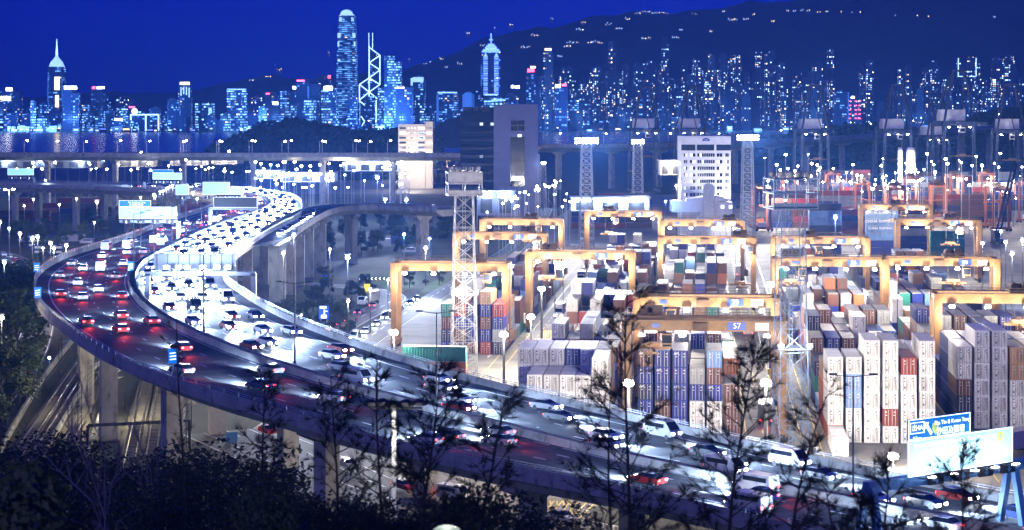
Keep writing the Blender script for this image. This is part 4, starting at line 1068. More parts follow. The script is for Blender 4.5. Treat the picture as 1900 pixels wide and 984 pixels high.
# tower with the pagoda roof and blue neon bands
Yc2 = 6000; s2 = Yc2 / F; z2_ = lambda py: H - (py - HY) * s2
tc_ = thing('skyscraper', 'skyscraper with blue neon rings, pointed bays and a stepped pagoda roof', 'skyscraper', ((911 - 950) * s2, Yc2, 0), 0, 'city towers')
MB().prism([(-17 * s2, 0), (17 * s2, 0), (17 * s2, z2_(97)), (-17 * s2, z2_(97))], 0, 50, 'y').build('facade', FM['dim'], tc_)
mb = MB()
for (w, y0) in ((17, 96), (15, 93), (11, 89), (9, 86), (6, 83)): mb.box((0, 25, z2_(y0)), (2 * w * s2, 52, 3 * s2))
mb.bar((0, 10, z2_(84)), (0, 10, z2_(62)), 4); mb.bar((-4 * s2, 10, z2_(74)), (4 * s2, 10, z2_(74)), 3); mb.build('pagoda_roof', M['neon_blue'], tc_)
for sg in (-1, 1):
    mb = MB()
    for i in range(22): mb.box((sg * 10 * s2, -1.5, z2_(108 + i * 3.2)), (8 * s2, 2, 1.8 if i % 3 else 3.6))
    mb.prism([(sg * 10 * s2 - 4 * s2, z2_(106)), (sg * 10 * s2 + 4 * s2, z2_(106)), (sg * 10 * s2, z2_(97))], -2.5, -.5, 'y')
    mb.build('neon_bay', M['neon_blue'], tc_)
tower(897, 935, 180, 225, 5900, 'officeb', 'low broad lit block with bright terraces in front of the pagoda-roofed tower', signs=[('crown', 911, 176, 24, 3), ('crown', 925, 186, 26, 2.4)])
# slender tower with a needle mast, far left
tn = thing('skyscraper', 'slender skyscraper at far left with a pyramid top, needle mast and golden light strips', 'skyscraper', ((102 - 950) * s, YC, 0), 0, 'city towers')
MB().box((0, 25, zz(124) / 2), (27 * s, 50, zz(124))).build('facade', FM['office'], tn)
MB().lathe([(17 * s, zz(124)), (13 * s, zz(115)), (5 * s, zz(107)), (2, zz(100))], 4, (0, 25, 0), math.pi / 4).build('pyramid_roof', M['crown'], tn)
MB().tube((0, 25, zz(102)), (0, 25, zz(72)), 4, .8).build('mast', M['neon'], tn)
MB().box((4 * s, -1.5, zz(155)), (9 * s, 2, 24 * s)).box((4 * s, -1.5, zz(188)), (6 * s, 2, 22 * s)).build('golden_strip', M['neon_yellow'], tn)
for x in (-13, 13): MB().box((x * s, -1.5, zz(165)), (1.2 * s, 2, 50 * s)).build('edge_light', M['wallwash'], tn)
NT = 'neon_white'
SPEC = [(0, 36, 170, 'dim', 'grey-blue block with two white signs at the left picture edge', [(NT, 11, 183, 18, 8), (NT, 17, 166, 11, 6)]),
 (116, 146, 166, 'dim', 'dark block with a white-blue rooftop sign right of the needle-topped tower', [(NT, 131, 163, 23, 6)]),
 (168, 197, 167, 'dim', 'dark block topped by a red and white sign', [('neon_red', 174, 163, 6, 5), (NT, 187, 163, 14, 4)]),
 (211, 230, 224, 'office', 'small block with a broad white sign on its roof', [(NT, 220, 222, 15, 4)]),
 (226, 240, 207, 'office', 'pale narrow block left of the block with a red sign', []),
 (236, 254, 201, 'dim', 'dark block with a small red rooftop sign', [('neon_red', 245, 199, 11, 3)]),
 (331, 354, 152, 'dim', 'tower with a yellow band and white vertical strips at its top', [('neon_yellow', 343, 155, 18, 5), ('crown', 336, 170, 2, 16), ('crown', 341, 168, 2, 14), ('crown', 346, 169, 2, 15), ('crown', 351, 172, 2, 18)]),
 (362, 394, 192, 'officeb', 'low block with a bright outlined edge near the shore', [('crown', 390, 215, 6, 30)]),
 (385, 405, 222, 'office', 'small blue-lit block beside the dark shore trees', []),
 (421, 456, 165, 'officeb', 'broad lit office tower standing alone left of the wooded hill', [('crown', 440, 166, 30, 2)]),
 (480, 494, 200, 'officeb', 'low glowing block behind the wooded hill, leftmost of its row', []),
 (491, 516, 173, 'dim', 'block with a tiny red sign and a white sign below', [('neon_red', 497, 174, 7, 2.5), (NT, 511, 192, 10, 5)]),
 (520, 536, 170, 'office', 'narrow lit tower left of the white-roofed one', []),
 (537, 556, 171, 'dim', 'slim dim tower with a bright spot sign on its left corner', [(NT, 546, 163, 6, 5)]),
 (549, 592, 148, 'dim', 'tall grey tower with a long red sign at the top', [('neon_red', 558, 150, 14, 3), ('wallwash', 572, 190, 3, 60)]),
 (563, 585, 185, 'officeb', 'low block with bright horizontal floors before the red-signed tower', []),
 (596, 623, 161, 'officeb', 'bright tower with a dazzling white sign, left of the tallest skyscraper', [(NT, 609, 164, 16, 8)]),
 (588, 612, 141, 'dim', 'dim slab with a red slanted rooftop light', [('neon_red', 611, 143, 5, 6)]),
 (700, 722, 164, 'officeb', 'pale glowing slab right of the zigzag-lit skyscraper', []),
 (713, 744, 104, 'officeb', 'flat-topped tower with a grid of bright windows', []),
 (722, 746, 138, 'dim', 'dark slab in front of the flat-topped grid-lit tower', []),
 (734, 766, 162, 'dim', 'dark block with a thin white sign line', [(NT, 742, 163, 16, 2)]),
 (763, 789, 142, 'office', 'tower with a shining pointed double crown', [('crown', 776, 148, 20, 9), ('crown', 764, 152, 4, 14)]),
 (770, 788, 178, 'officeb', 'brightly banded block below the double-crowned tower', []),
 (809, 850, 170, 'office', 'wide lit block with shining roof edge behind the tan office tower', [('crown', 830, 172, 36, 2.5), ('wallwash', 812, 200, 4, 50)]),
 (790, 812, 196, 'dim', 'low dim block between the banded block and the wide lit block', []),
 (858, 880, 172, 'wash', 'plain grey-blue slab left of the pagoda-roofed tower', []),
 (880, 894, 168, 'office', 'thin tower with white edges beside the pagoda-roofed tower', [('wallwash', 893, 140, 2, 40)]),
 (935, 962, 175, 'office', 'lit block right of the low bright terraces', [(NT, 960, 162, 8, 5), (NT, 951, 161, 5, 5)]),
 (976, 1005, 133, 'dim', 'tower with a red and white roof emblem', [('neon_red', 985, 131, 13, 6), ('neon_yellow', 989, 125, 10, 4)]),
 (1009, 1027, 92, 'flat', 'slim tall apartment tower with a glowing yellow top edge', [('neon_yellow', 1017, 92, 12, 4)]),
 (1030, 1054, 162, 'dim', 'dark tower with a white and red sign under its roof', [(NT, 1035, 160, 9, 6), ('neon_red', 1047, 158, 8, 4)]),
 (1058, 1074, 185, 'office', 'small office block with a red light left of the dazzling mast', []),
 (1549, 1576, 170, 'office', 'flat-fronted office slab edged in green, beside the red-lit tower', [('wallwash', 1574, 198, 2, 54)]),
 (1572, 1597, 182, 'flatd', 'dark block with rows of orange-red lights and a blue cap light', [(NT, 1582, 181, 6, 4)] + [('neon_red', x, y, 4, 1.6) for x in (1577, 1588, 1595) for y in range(188, 224, 8)])]
FM['wash'] = M['wallwash']  # slab walls glow by themselves in place of light thrown on them
for (a, b, t_, fm, lab, sg) in SPEC: tower(a, b, t_, 252, YC - rr.uniform(60, 500), fm, lab, signs=sg)
# wide low hall outlined in white tubes with a glowing ball
tw = thing('convention_block', 'wide low block outlined with white tubes and a glowing ball on the roof', 'office block', ((301 - 950) * s, YC - 300, 0), 0, 'city towers')
MB().box((0, 20, zz(213) / 2), (49 * s, 40, zz(213))).build('facade', FM['office'], tw)
mb = MB()
for (a, b) in (((-24.5, 213), (24.5, 213)), ((-24.5, 213), (-24.5, 240)), ((24.5, 213), (24.5, 248)), ((2, 213), (2, 248))): mb.bar((a[0] * s, -1, zz(a[1])), (b[0] * s, -1, zz(b[1])), 4)
mb.build('outline_light', M['neon'], tw)
MB().ball((-19 * s, 10, zz(207)), 5 * s, 10, 6).build('glowing_ball', M['neon_white'], tw, True)
# filler towers, generated row by row
tr_ = random.Random(12)
ROWS = []
def row(n, x0, x1, top0, top1, Y0, Y1, fms, phrase, base_f, w0=9, w1=22, group='city towers'):
    for x in sorted(tr_.uniform(x0, x1) for _ in range(n)):
        Y = tr_.uniform(Y0, Y1); w = tr_.uniform(w0, w1); tp = tr_.uniform(top0, top1); bs = base_f(x, Y)
        ROWS.append((w * (min(bs, 245) - tp), x, w, tp, bs, Y, tr_.choice(fms), phrase, group))
row(74, -5, 480, 185, 238, 5900, 6500, ['dim', 'office', 'dim', 'office', 'officeb'], 'low office block on the left waterfront', lambda x, Y: 260)
row(48, 470, 960, 172, 235, 5900, 6500, ['dim', 'office', 'office', 'officeb', 'dim'], 'lower office block among the central skyscrapers', lambda x, Y: 260)
row(40, 0, 960, 205, 240, 5880, 6300, ['officeb', 'office', 'officeb'], 'small brightly lit block on the shore below the taller towers', lambda x, Y: 260)
row(12, 100, 560, 178, 205, 6700, 7000, ['flatd', 'dim'], 'pale distant block behind the left waterfront', lambda x, Y: 255, 12, 30)
def hillbase(x, Y): 
    X = (x - 950) * Y / F; return HY + (H - hill_height(X, Y) + 6) * F / Y
row(58, 985, 1240, 118, 175, 6750, 7300, ['flat', 'flatd', 'flat'], 'slender apartment tower on the hill foot behind the left dazzling mast', hillbase, 8, 13, 'apartment towers below the mountain')
row(48, 1200, 1480, 95, 165, 6750, 7300, ['flat', 'flatd', 'flat'], 'slender apartment tower on the hill foot behind the white office block', hillbase, 8, 13, 'apartment towers below the mountain')
row(58, 1440, 1900, 110, 175, 6700, 7100, ['flat', 'flatd', 'flatd'], 'slender apartment tower on the hill foot above the right quay cranes', hillbase, 8, 14, 'apartment towers below the mountain')
row(48, 960, 1440, 165, 225, 6200, 6600, ['flat', 'flatd', 'dim', 'flat'], 'waterside block in the front row behind the two dazzling masts', lambda x, Y: 262, 9, 16, 'apartment towers below the mountain')
row(44, 1440, 1900, 165, 225, 6150, 6600, ['flatd', 'flat', 'flatd'], 'waterside block in the front row behind the right quay cranes', lambda x, Y: 262, 9, 16, 'apartment towers below the mountain')
ROWS.sort(key=lambda q: -q[0]); cnt = {}
for (sz_, x, w, tp, bs, Y, fm, phrase, group) in sorted(ROWS[:238], key=lambda q: q[1]):
    cnt[phrase] = cnt.get(phrase, 0) + 1
    tower(x - w / 2, x + w / 2, tp, bs, Y, fm, '%s, %s from left' % (phrase, ordw(cnt[phrase])), group=group)
mb = MB(); fl_ = list(FM)                 # the many smaller blocks between them, too many to single out
for (sz_, x, w, tp, bs, Y, fm, phrase, group) in ROWS[238:]:
    s_ = Y / F; z0, z1 = max(0, H - (bs - HY) * s_), H - (tp - HY) * s_; mb.m = fl_.index(fm); d = min(45, w * s_ * .8)
    mb.box(((x - 950) * s_, Y + d / 2, (z0 + z1) / 2), (w * s_ * .62, d, z1 - z0)); mb.box(((x - 950) * s_, Y + d / 2 + 3, z0 + (z1 - z0) * .48), (w * s_, d * .9, (z1 - z0) * .96))
tag(mb.build('city_blocks', [FM[k] for k in fl_]), 'carpet of smaller lit city blocks between the taller towers', 'city blocks', kind='stuff')
for (a, b, t_, lab) in ((1536, 1547, 92, 'tallest lit apartment tower right of the second dazzling mast'), (1776, 1790, 108, 'left one of two apartment towers edged with white-blue lines at upper right'), (1796, 1812, 106, 'right one of two apartment towers edged with white-blue lines at upper right'), (1842, 1862, 106, 'broad apartment tower near the right edge with scattered lit windows'), (1866, 1884, 104, 'darker apartment tower nearest the right edge on the slope'), (1130, 1143, 78, 'highest slim apartment tower on the slope left of the white office block'), (1228, 1240, 70, 'highest slim apartment tower on the slope above the white office block')):
    Y = 7000; sg = [('neon', b - 1 if 'right one' in lab else a + 2, 125, 1.4, 34), ('neon', (a + b) / 2, 142, 12, 1.4)] if 'edged' in lab else []
    tower(a, b, t_, hillbase((a + b) / 2, Y), Y, 'flat', lab, group='apartment towers below the mountain', signs=sg)
# houses and lamps on the mountainside
hrow = [(870, 62, 3), (920, 52, 1), (897, 85, 3), (950, 47, 2), (978, 88, 7), (995, 66, 6), (1025, 35, 2), (1054, 86, 4), (1060, 80, 5), (1077, 55, 4), (1085, 42, 3), (1070, 80, 4), (1100, 78, 5), (1115, 80, 4), (1130, 45, 4), (1150, 53, 4), (1165, 36, 3), (1185, 25, 4), (1200, 22, 5), (1218, 25, 5), (1235, 25, 4), (1200, 72, 6), (1255, 70, 4), (1290, 27, 4), (1345, 22, 3), (1360, 37, 6), (1385, 36, 4), (1265, 55, 2), (1400, 27, 2), (1320, 58, 2), (820, 110, 3), (855, 118, 3), (800, 115, 2), (790, 120, 2), (612, 98, 2), (760, 110, 1), (830, 125, 3), (1435, 40, 2), (1040, 105, 3), (900, 108, 2), (1462, 20, 2), (1475, 21, 2), (1489, 20, 2), (1500, 21, 2), (1520, 22, 2), (1536, 22, 2), (1561, 22, 1), (1581, 23, 1), (1597, 24, 1), (1662, 28, 1), (1702, 29, 1), (1723, 30, 1), (1845, 33, 2), (520, 130, 3), (500, 142, 3), (470, 150, 3)]
for i, (x, y, n) in enumerate(sorted(hrow)):
    lo, hi = 6700.0, HILL_Y
    for _ in range(30):                   # depth at which the slope meets this row of the picture
        mid = (lo + hi) / 2; z = H - (y - HY) * mid / F
        if hill_height((x - 950) * mid / F, mid) < z: lo = mid
        else: hi = mid
    Y = (lo + hi) / 2; p = A(x, y, Y); s_ = Y / F
    t = thing('hillside_house', 'lit house group on the dark mountainside, %s from left' % ordw(i + 1), 'house', (p.x, Y - 12, p.z - 6), 0, 'lit houses on the mountain')
    mb = MB(); mws = []
    for k in range(n):
        dx = (k - n / 2) * 3.2 * s_ + tr_.uniform(-2, 2); hh = tr_.uniform(7, 16)
        mb.box((dx, 6, hh / 2 - 6), (2.2 * s_, 12, hh + 12)); mws.append(MB().box((dx + tr_.uniform(-1, 1), -.3, hh * tr_.uniform(.4, .8)), (tr_.uniform(1.6, 3.4), .4, tr_.uniform(2, 5))))
    mb.build('wall', M['concrete_dark'], t)
    for mw in mws: mw.build('lit_window', M['neon_yellow'] if tr_.random() < .35 else M['neon'], t)
# waterfront strip: quay wall, low pavilions with lights
for i in range(76):
    x = tr_.uniform(0, 480) if i < 40 else (tr_.uniform(480, 760) if i < 58 else 990 + (i - 58) * 52); Y = tr_.uniform(5750, 5850); y = tr_.uniform(240, 249)  # right-hand run is added, mostly hidden, to carry the blue fill lights
    w = tr_.uniform(4, 16) * Y / F; p = A(x, 246, Y)
    t = thing('pier_pavilion', 'low lit waterfront pavilion below the city, %s in the row' % ordw(i + 1), 'pavilion', (p.x, Y, -1), 0, 'waterfront pavilions')
    hh = tr_.uniform(8, 20); MB().box((0, 8, hh / 2), (w, 16, hh)).build('wall', M['concrete_dark'], t); MB().box((0, -.3, hh * .6), (w * tr_.uniform(.3, .9), .5, tr_.uniform(1.5, 4))).build('lit_window', tr_.choice([M['neon'], M['neon'], M['neon_blue'], M['neon_yellow']]), t)
    if i % 5 == 0 or (i >= 58 and i % 2 == 0): point('city_fill', (0, -60, 40), 3.2e6, (.12, .36, 1), t, 8, 'SPOT', R(150), .5, (R(108), 0, 0))  # unseen blue lights added to brighten the tower fronts
# ------------------------------------------------------------------ sign gantries
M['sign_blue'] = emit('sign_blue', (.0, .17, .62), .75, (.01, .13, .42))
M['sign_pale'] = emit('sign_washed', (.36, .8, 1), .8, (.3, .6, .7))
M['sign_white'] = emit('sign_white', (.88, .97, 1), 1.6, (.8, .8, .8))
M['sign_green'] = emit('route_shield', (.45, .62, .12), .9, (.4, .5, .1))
M['gantry'] = mat('gantry_blue', (.07, .2, .42), .5, .1, var=.15, scale=.5)
M['gantry_grey'] = mat('gantry_grey', (.25, .28, .33), .5, .2, var=.15, scale=.5)
def gantry(label, P0, P1, zb, deckz, panels, legs=(0, 1), m='gantry', arrows=(), aframe=True, lamps=(), beam_h=1.0, boxes=True):
    d = P1 - P0; Lg = math.hypot(d.x, d.y); rz = math.atan2(d.y, d.x)
    t = thing('sign_gantry', label, 'sign gantry', (P0.x, P0.y, deckz), rz, 'road sign gantries'); zb -= deckz
    MB().box((Lg / 2, 0, zb), (Lg, .9, beam_h * .7)).build('beam', M[m], t)
    for f in legs:
        x = Lg * f
        if aframe:
            for s in (-1, 1): MB().bar((x, s * 1.5, 0), (x, s * .35, zb), .75, .55).build('leg', M[m], t)
        else: MB().box((x, 0, zb / 2), (.9, .9, zb)).build('leg', M[m], t)
    for (x0, x1, z0, z1, mm, txt) in panels:
        z0, z1 = z0 - deckz, z1 - deckz; txt = [(a_, b_, c_, d_ - deckz, e_) for (a_, b_, c_, d_, e_) in txt]
        p = MB().box(((x0 + x1) / 2, -.75, (z0 + z1) / 2), (x1 - x0, .18, z1 - z0)).build('sign_panel', M[mm], t)
        mb = MB()
        for (a, b, c, e) in ((x0, x1, z1 - .07, z1), (x0, x1, z0, z0 + .07), (x0, x0 + .07, z0 + .07, z1 - .07), (x1 - .07, x1, z0 + .07, z1 - .07)): mb.box(((a + b) / 2, -.86, (c + e) / 2), (b - a, .05, e - c))
        mb.build('border', M['sign_white'], p)
        for (s, size, x, z, tm) in txt:
            if s == 'ARROW': 
                mb = MB(); mb.prism([(x - .55, z + .6), (x + .1, z + .55), (x - .08, z + .33), (x + .6, z - .5), (x + .35, z - .7), (x - .3, z + .12), (x - .48, z - .05)], -.92, -.86, 'y'); mb.build('arrow', M[tm], p)
            elif s == 'DOWN':
                mb = MB(); mb.prism([(x - .12, z + .5), (x + .12, z + .5), (x + .12, z), (x + .4, z), (x, z - .5), (x - .4, z), (x - .12, z)], -.92, -.86, 'y'); mb.build('arrow', M[tm], p)
            elif s == 'SHIELD':
                mb = MB(); mb.prism([(x - .4, z + .5), (x + .4, z + .5), (x + .42, z - .1), (x, z - .65), (x - .42, z - .1)], -.92, -.86, 'y'); mb.build('route_shield', M[tm], p)
            elif s == 'BOX':
                mb = MB(); w, h = 1.0, .55
                for (a, b, c, e) in ((-w, w, h - .07, h), (-w, w, -h, -h + .07), (-w, -w + .07, -h, h), (w - .07, w, -h, h)): mb.box((x + (a + b) / 2, -.9, z + (c + e) / 2), (b - a, .05, e - c))
                mb.build('exit_frame', M[tm], p)
            else: text(s, size, M[tm], p, (x, -.93, z))
    if boxes:
        for x in arrows:
            b = MB().box((x, -.62, zb - .05), (2.0, .35, 1.05)).build('lane_signal', M['black'], t)
            mb = MB(); mb.prism([(x - .1, zb + .35), (x + .1, zb + .35), (x + .1, zb - .1), (x + .32, zb - .1), (x, zb - .5), (x - .32, zb - .1), (x - .1, zb - .1)], -.86, -.82, 'y'); mb.build('arrow', M['sign_white' if m == 'gantry_grey' else 'gantry'], b)
    for (x, z, pw, toward) in lamps:
        h = MB().box((x, -2.6, z - deckz), (.8, .5, .25)).bar((x, -.5, z - deckz - .2), (x, -2.6, z - deckz - .1), .1).build('sign_lamp', M['steel_dark'], t)
        MB().box((x, -2.55 - (.28 if toward else 0), z - deckz + (0 if toward else .15)), (.75, .06 if toward else .4, .22 if toward else .04)).build('lens', M['flood'], h)
        if pw: point('sign_light', (x, -3.3, z - deckz + .3), pw, COOL, t, .2)
    return t
# the near gantry at lower right: beam from (1612,903) to (1896,858)
z_b = 17.0
q0, q1 = G(1607, 905, z_b), G(1905, 858, z_b); Lg = (q1 - q0).length; ppm = (1905 - 1607) / Lg
fx = lambda px: (px - 1607) / ppm
zt = lambda px, py: H - (py - HY) * (q0.y + (q1.y - q0.y) * fx(px) / Lg) / F
x0, x1, xu = fx(1670), fx(1864), fx(1783)
zb0, zb1, zu = zt(1670, 884), zt(1670, 817), zt(1670, 778)
def up(px, py): return zt(px, py)
gantry('blue sign gantry on A-frame legs at lower right, reading Sha Tin and Kwun Tong', q0, q1, z_b, 11.0,
    [(x0, xu, zb1 + .06, zu, 'sign_blue', [('BOX', 0, x0 + 1.2, zu - .85, 'sign_white'), ('出4A', .72, x0 + 1.2, zu - .87, 'sign_white'), ('½km', .6, x0 + 1.15, zu - 1.9, 'sign_white'), ('ARROW', 0, x0 + 2.75, zu - 1.0, 'sign_white'), ('SHIELD', 0, x0 + 3.8, zu - 1.1, 'sign_green'), ('7', .62, x0 + 3.8, zu - 1.08, 'sign_blue'), ('Sha Tin & Kwun Tong', .58, (x0 + xu) / 2 + 1.75 , zu - .62, 'sign_white'), ('沙田及觀塘', .82, (x0 + xu) / 2 + 1.5, zu - 1.5, 'sign_white')]),
     (x0, x1, zb0, zb1, 'sign_pale', [('Lantau Isl, Chi Kok, West Kln, Tsz & Hong Kong', .6, (x0 + x1) / 2 - .9, zb1 - .55, 'sign_white'), ('大嶼山 荔枝角 西九龍 香港', .8, (x0 + x1) / 2 - .8, zb1 - 1.4, 'sign_white'), ('SHIELD', 0, x1 - 1.9, zb1 - .8, 'sign_green'), ('3', .6, x1 - 1.9, zb1 - .78, 'sign_blue')] + [('DOWN', 0, x0 + (x1 - x0) * f, zb0 + .75, 'sign_white') for f in (.14, .4, .64, .88)])],
    legs=(.02, .9), arrows=[fx(1722), fx(1770), fx(1815), fx(1858)], lamps=[(x0 + (x1 - x0) * f, z_b + .55, 140, False) for f in (.1, .3, .5, .7, .9)], beam_h=1.5)
mb = MB()                                 # service cage at the left end of that gantry
# the gantry seen from behind with six lamps
q0, q1 = G(268, 508, 24.3), G(474, 508, 24.3)
gb = gantry('grey gantry with six dazzling lamps over the bright carriageway, its sign seen from behind', q0, q1, 24.3, 19.2, [], legs=(.03, .985), m='gantry_grey', aframe=False)
sc_ = q0.y / F
MB().box(((360 - 268) * sc_, .8, H - (486 - HY) * sc_ - 19.2), (152 * sc_, .15, 28 * sc_)).build('sign_back', M['gantry_grey'], gb)
mb = MB()
for i in range(8): mb.box(((290 + i * 20 - 268) * sc_, .68, H - (486 - HY) * sc_ - 19.2), (.12, .1, 28 * sc_))
mb.build('sign_rib', M['steel_dark'], gb)
for px in (311, 333, 349, 378, 404, 424):
    x = (px - 268) * sc_; z = H - (495 - HY) * sc_ - 19.2
    h = MB().box((x, -.9, z), (1.0, .5, .6)).build('sign_lamp', M['steel'], gb); MB().box((x, -1.18, z), (.95, .06, .55)).build('lens', M['flood'], h)
    point('sign_light', (x, -1.9, z), 1000, COOL, gb, .3)
def flat_gantry(label, pxl, pxr, Y, ytop, ybot, upper=None, legs=(), deckz=20, arrows=4, legpx=None, m='gantry_grey', panel='sign_pale', rz_dy=0):
    q0, q1 = A(pxl, ybot, Y), A(pxr, ybot, Y); s = Y / F
    q0.z = q1.z = 0; W = (pxr - pxl) * s; zb = H - (ybot + 5 - HY) * s
    P = [(0, W, H - (ybot - HY) * s, H - (ytop - HY) * s, panel, [])]
    if upper: P.append(((upper[0] - pxl) * s, (upper[1] - pxl) * s, H - (ytop - HY) * s + .05, H - (upper[2] - HY) * s, upper[3], upper[4]))
    return gantry(label, q0, q1, zb, deckz, P, legs=legs, m=m, aframe=False, arrows=[W * (i + .5) / arrows for i in range(arrows)])
sA = 514 / F
flat_gantry('washed-out white sign, four lane arrows, small blue sign above, left of the viaduct bend', 222, 329, 514, 384, 406, (222, 281, 372, 'sign_blue', [('Sha Tin & Kwun Tong', .5, (255 - 222) * sA, H - (375.3 - HY) * sA, 'sign_white'), ('沙田及觀塘', .75, (254 - 222) * sA, H - (380 - HY) * sA, 'sign_white')]), legs=(1.02,))
flat_gantry('bright white two-part sign with four arrows above the dark message board', 377, 427, 700, 338, 361, None, legs=(), arrows=3)
flat_gantry('lower right wing of the bright two-part sign above the dark message board', 428, 453, 700, 347, 361, None, legs=(1.0,), arrows=1)
flat_gantry('small square white sign with a single arrow, left of the bright two-part sign', 327, 351, 705, 343, 362, None, legs=(.5,), arrows=1)
flat_gantry('far white sign with a blue strip on top, before dark red containers', 284, 338, 850, 321, 333, (284, 322, 315, 'sign_blue', []), legs=(-.3, 1.0))
flat_gantry('farthest pale sign at the left picture edge', 15, 63, 905, 313, 325, None, legs=(1.0,), arrows=3, deckz=19)
q0, q1 = A(388, 388, 571), A(478, 388, 571); q0.z = q1.z = 0; s = 571 / F
gantry('dark switched-off message board on a gantry before the far bend', q0, q1, H - (387 - HY) * s, 20, [(9 * s, 90 * s, H - (385 - HY) * s, H - (366 - HY) * s, 'black', [])], legs=(.02,), m='gantry_grey', aframe=False)
# parapet marker plates
for (px, py, zz_, lab) in ((70, 545, 20, 'small blue plate with white bars on the outer parapet at the leftmost bend'), (321, 666, 20, 'small blue plate with white bars on the outer parapet above the railway'), (243, 494, 20, 'small blue marker plate at the start of the median barrier'), (68, 497, 20, 'blue plate standing behind the outer parapet near the trees')):
    p = G(px, py + 8, zz_ + .9); 
    t = thing('marker_sign', lab, 'road sign', p); MB().box((0, 0, .9), (1.2, .08, 1.9)).build('plate', M['sign_blue'], t); MB().bar((0, .1, -.9), (0, .1, 1.5), .1).build('post', M['steel'], t)
    mb = MB()
    for i in range(3): mb.bar((-.4, -.07, .45 + i * .4), (.4, -.07, .55 + i * .4), .12)
    mb.build('white_bars', M['sign_white'], t)

# ------------------------------------------------------------------ vehicles
M['tyre'] = M['rubber']
CARC = {'white': (.7, .7, .7), 'silver': (.42, .43, .45), 'black': (.02, .02, .022), 'red': (.42, .03, .025), 'dark blue': (.02, .04, .16), 'grey': (.16, .165, .17)}
for k_, c_ in CARC.items(): M['car_' + k_] = mat('car_paint_' + k_.replace(' ', '_'), c_, .25, .2, var=.05, spec=.6)
def loft(mb, prof, w0, w1, zsplit):
    n = len(prof); k = len(mb.v)
    for sg in (-1, 1):
        for (y, z) in prof: mb.v.append((sg * (w0 if z <= zsplit else w1), y, z))
    mb.f.append(tuple(k + i for i in range(n))); mb.f.append(tuple(k + n + i for i in reversed(range(n)))); mb.mi += [mb.m] * 2
    for i in range(n):
        j = (i + 1) % n; mb.f.append((k + j, k + i, k + n + i, k + n + j)); mb.mi.append(mb.m)
WHEEL = MB().tube((-.11, 0, .33), (.11, 0, .33), .33, n=12).mesh('wheel', M['rubber']); WHEELB = MB().tube((-.16, 0, .5), (.16, 0, .5), .5, n=12).mesh('wheel', M['rubber'])
HL = MB().box((0, 0, 0), (.46, .08, .24)).mesh('headlight', M['head_lens']); TL = MB().box((0, 0, 0), (.42, .08, .22)).mesh('tail_light', M['tail_lens'])
VM = {}
def vmesh(kind, c):
    if (kind, c) in VM: return VM[kind, c]
    mb = MB(); q = {}; m = M['car_' + c]
    if kind in ('car', 'taxi'):
        loft(mb, [(-2.15, .32), (-2.22, .7), (-2.12, .95), (-1.4, 1.0), (1.0, .97), (1.95, .8), (2.2, .62), (2.2, .32)], .88, .86, .7)
        q['body'] = mb.mesh('body', m)
        mb = MB(); loft(mb, [(-1.75, .985), (-1.2, 1.38), (.2, 1.40), (1.05, .975)], .8, .62, 1.1); q['windows'] = mb.mesh('windows', M['glass'])
        q['roof'] = MB().prism([(-.62, -1.2), (.62, -1.2), (.6, .25), (-.6, .25)], 1.39, 1.45).mesh('roof', M['car_silver'] if kind == 'taxi' else m)
        q['w'] = [(x, y) for x in (-.8, .8) for y in (-1.32, 1.36)]; q['h'] = (2.2, .62, .62); q['t'] = (-2.24, .66, .75); q['wm'] = WHEEL
    elif kind == 'van':
        loft(mb, [(-2.5, .4), (-2.55, 1.2), (-2.45, 2.2), (1.3, 2.25), (2.2, 1.25), (2.5, 1.0), (2.5, .4)], .95, .88, 1.3); q['body'] = mb.mesh('body', m)
        mb = MB(); mb.box((0, -.3, 1.68), (1.9, 2.9, .5)); mb.prism([(-.8, 1.0), (.8, 1.0), (.75, 1.0), (-.75, 1.0)], 1, 1.01); q['windows'] = MB().box((0, -.5, 1.68), (1.92, 3.2, .5)).quad([(-.82, 2.24, 1.3), (.82, 2.24, 1.3), (.76, 1.44, 2.15), (-.76, 1.44, 2.15)]).mesh('windows', M['glass'])
        q['w'] = [(x, y) for x in (-.86, .86) for y in (-1.6, 1.6)]; q['h'] = (2.52, .68, .85); q['t'] = (-2.58, .72, .95); q['wm'] = WHEEL
    elif kind == 'bus':
        mb.box((0, 0, 2.45), (2.5, 11.2, 4.1)); q['body'] = mb.mesh('body', m)
        mb = MB()
        for z in (1.75, 3.45): mb.box((0, -.2, z), (2.53, 10.2, .85)); mb.box((0, 5.62, z + .05), (2.2, .06, 1.05))
        q['windows'] = mb.mesh('windows', M['bus_window']); q['roof'] = MB().box((0, 5.64, 2.65), (1.8, .06, .4)).mesh('destination_sign', M['neon_yellow'])
        q['w'] = [(x, y) for x in (-1.12, 1.12) for y in (-3.2, 3.7)]; q['h'] = (5.64, .9, .75); q['t'] = (-5.64, .95, .95); q['wm'] = WHEELB
    else:
        mb.box((0, -1.6, 2.35), (2.44, 7.6, 2.6)); mb.box((0, -.6, .8), (1.0, 9.6, .35)); q['body'] = mb.mesh('cargo_box', m)
        mb = MB(); loft(mb, [(2.5, .6), (2.5, 2.7), (4.2, 2.75), (4.75, 1.7), (4.8, .6)], 1.15, 1.1, 1.7); q['roof'] = mb.mesh('cab', M['car_white'])
        q['windows'] = MB().quad([(-1.0, 4.75, 1.8), (1.0, 4.75, 1.8), (.95, 4.3, 2.65), (-.95, 4.3, 2.65)]).box((0, 3.6, 2.1), (2.32, 1.0, .6)).mesh('windows', M['glass'])
        q['w'] = [(x, y) for x in (-1.05, 1.05) for y in (-4.2, -3.0, 3.6)]; q['h'] = (4.82, .85, .9); q['t'] = (-5.42, .9, .9); q['wm'] = WHEELB
    VM[kind, c] = q; return q
M['bus_window'] = emit('bus_window', (.9, .95, 1), .35, (.05, .06, .08))
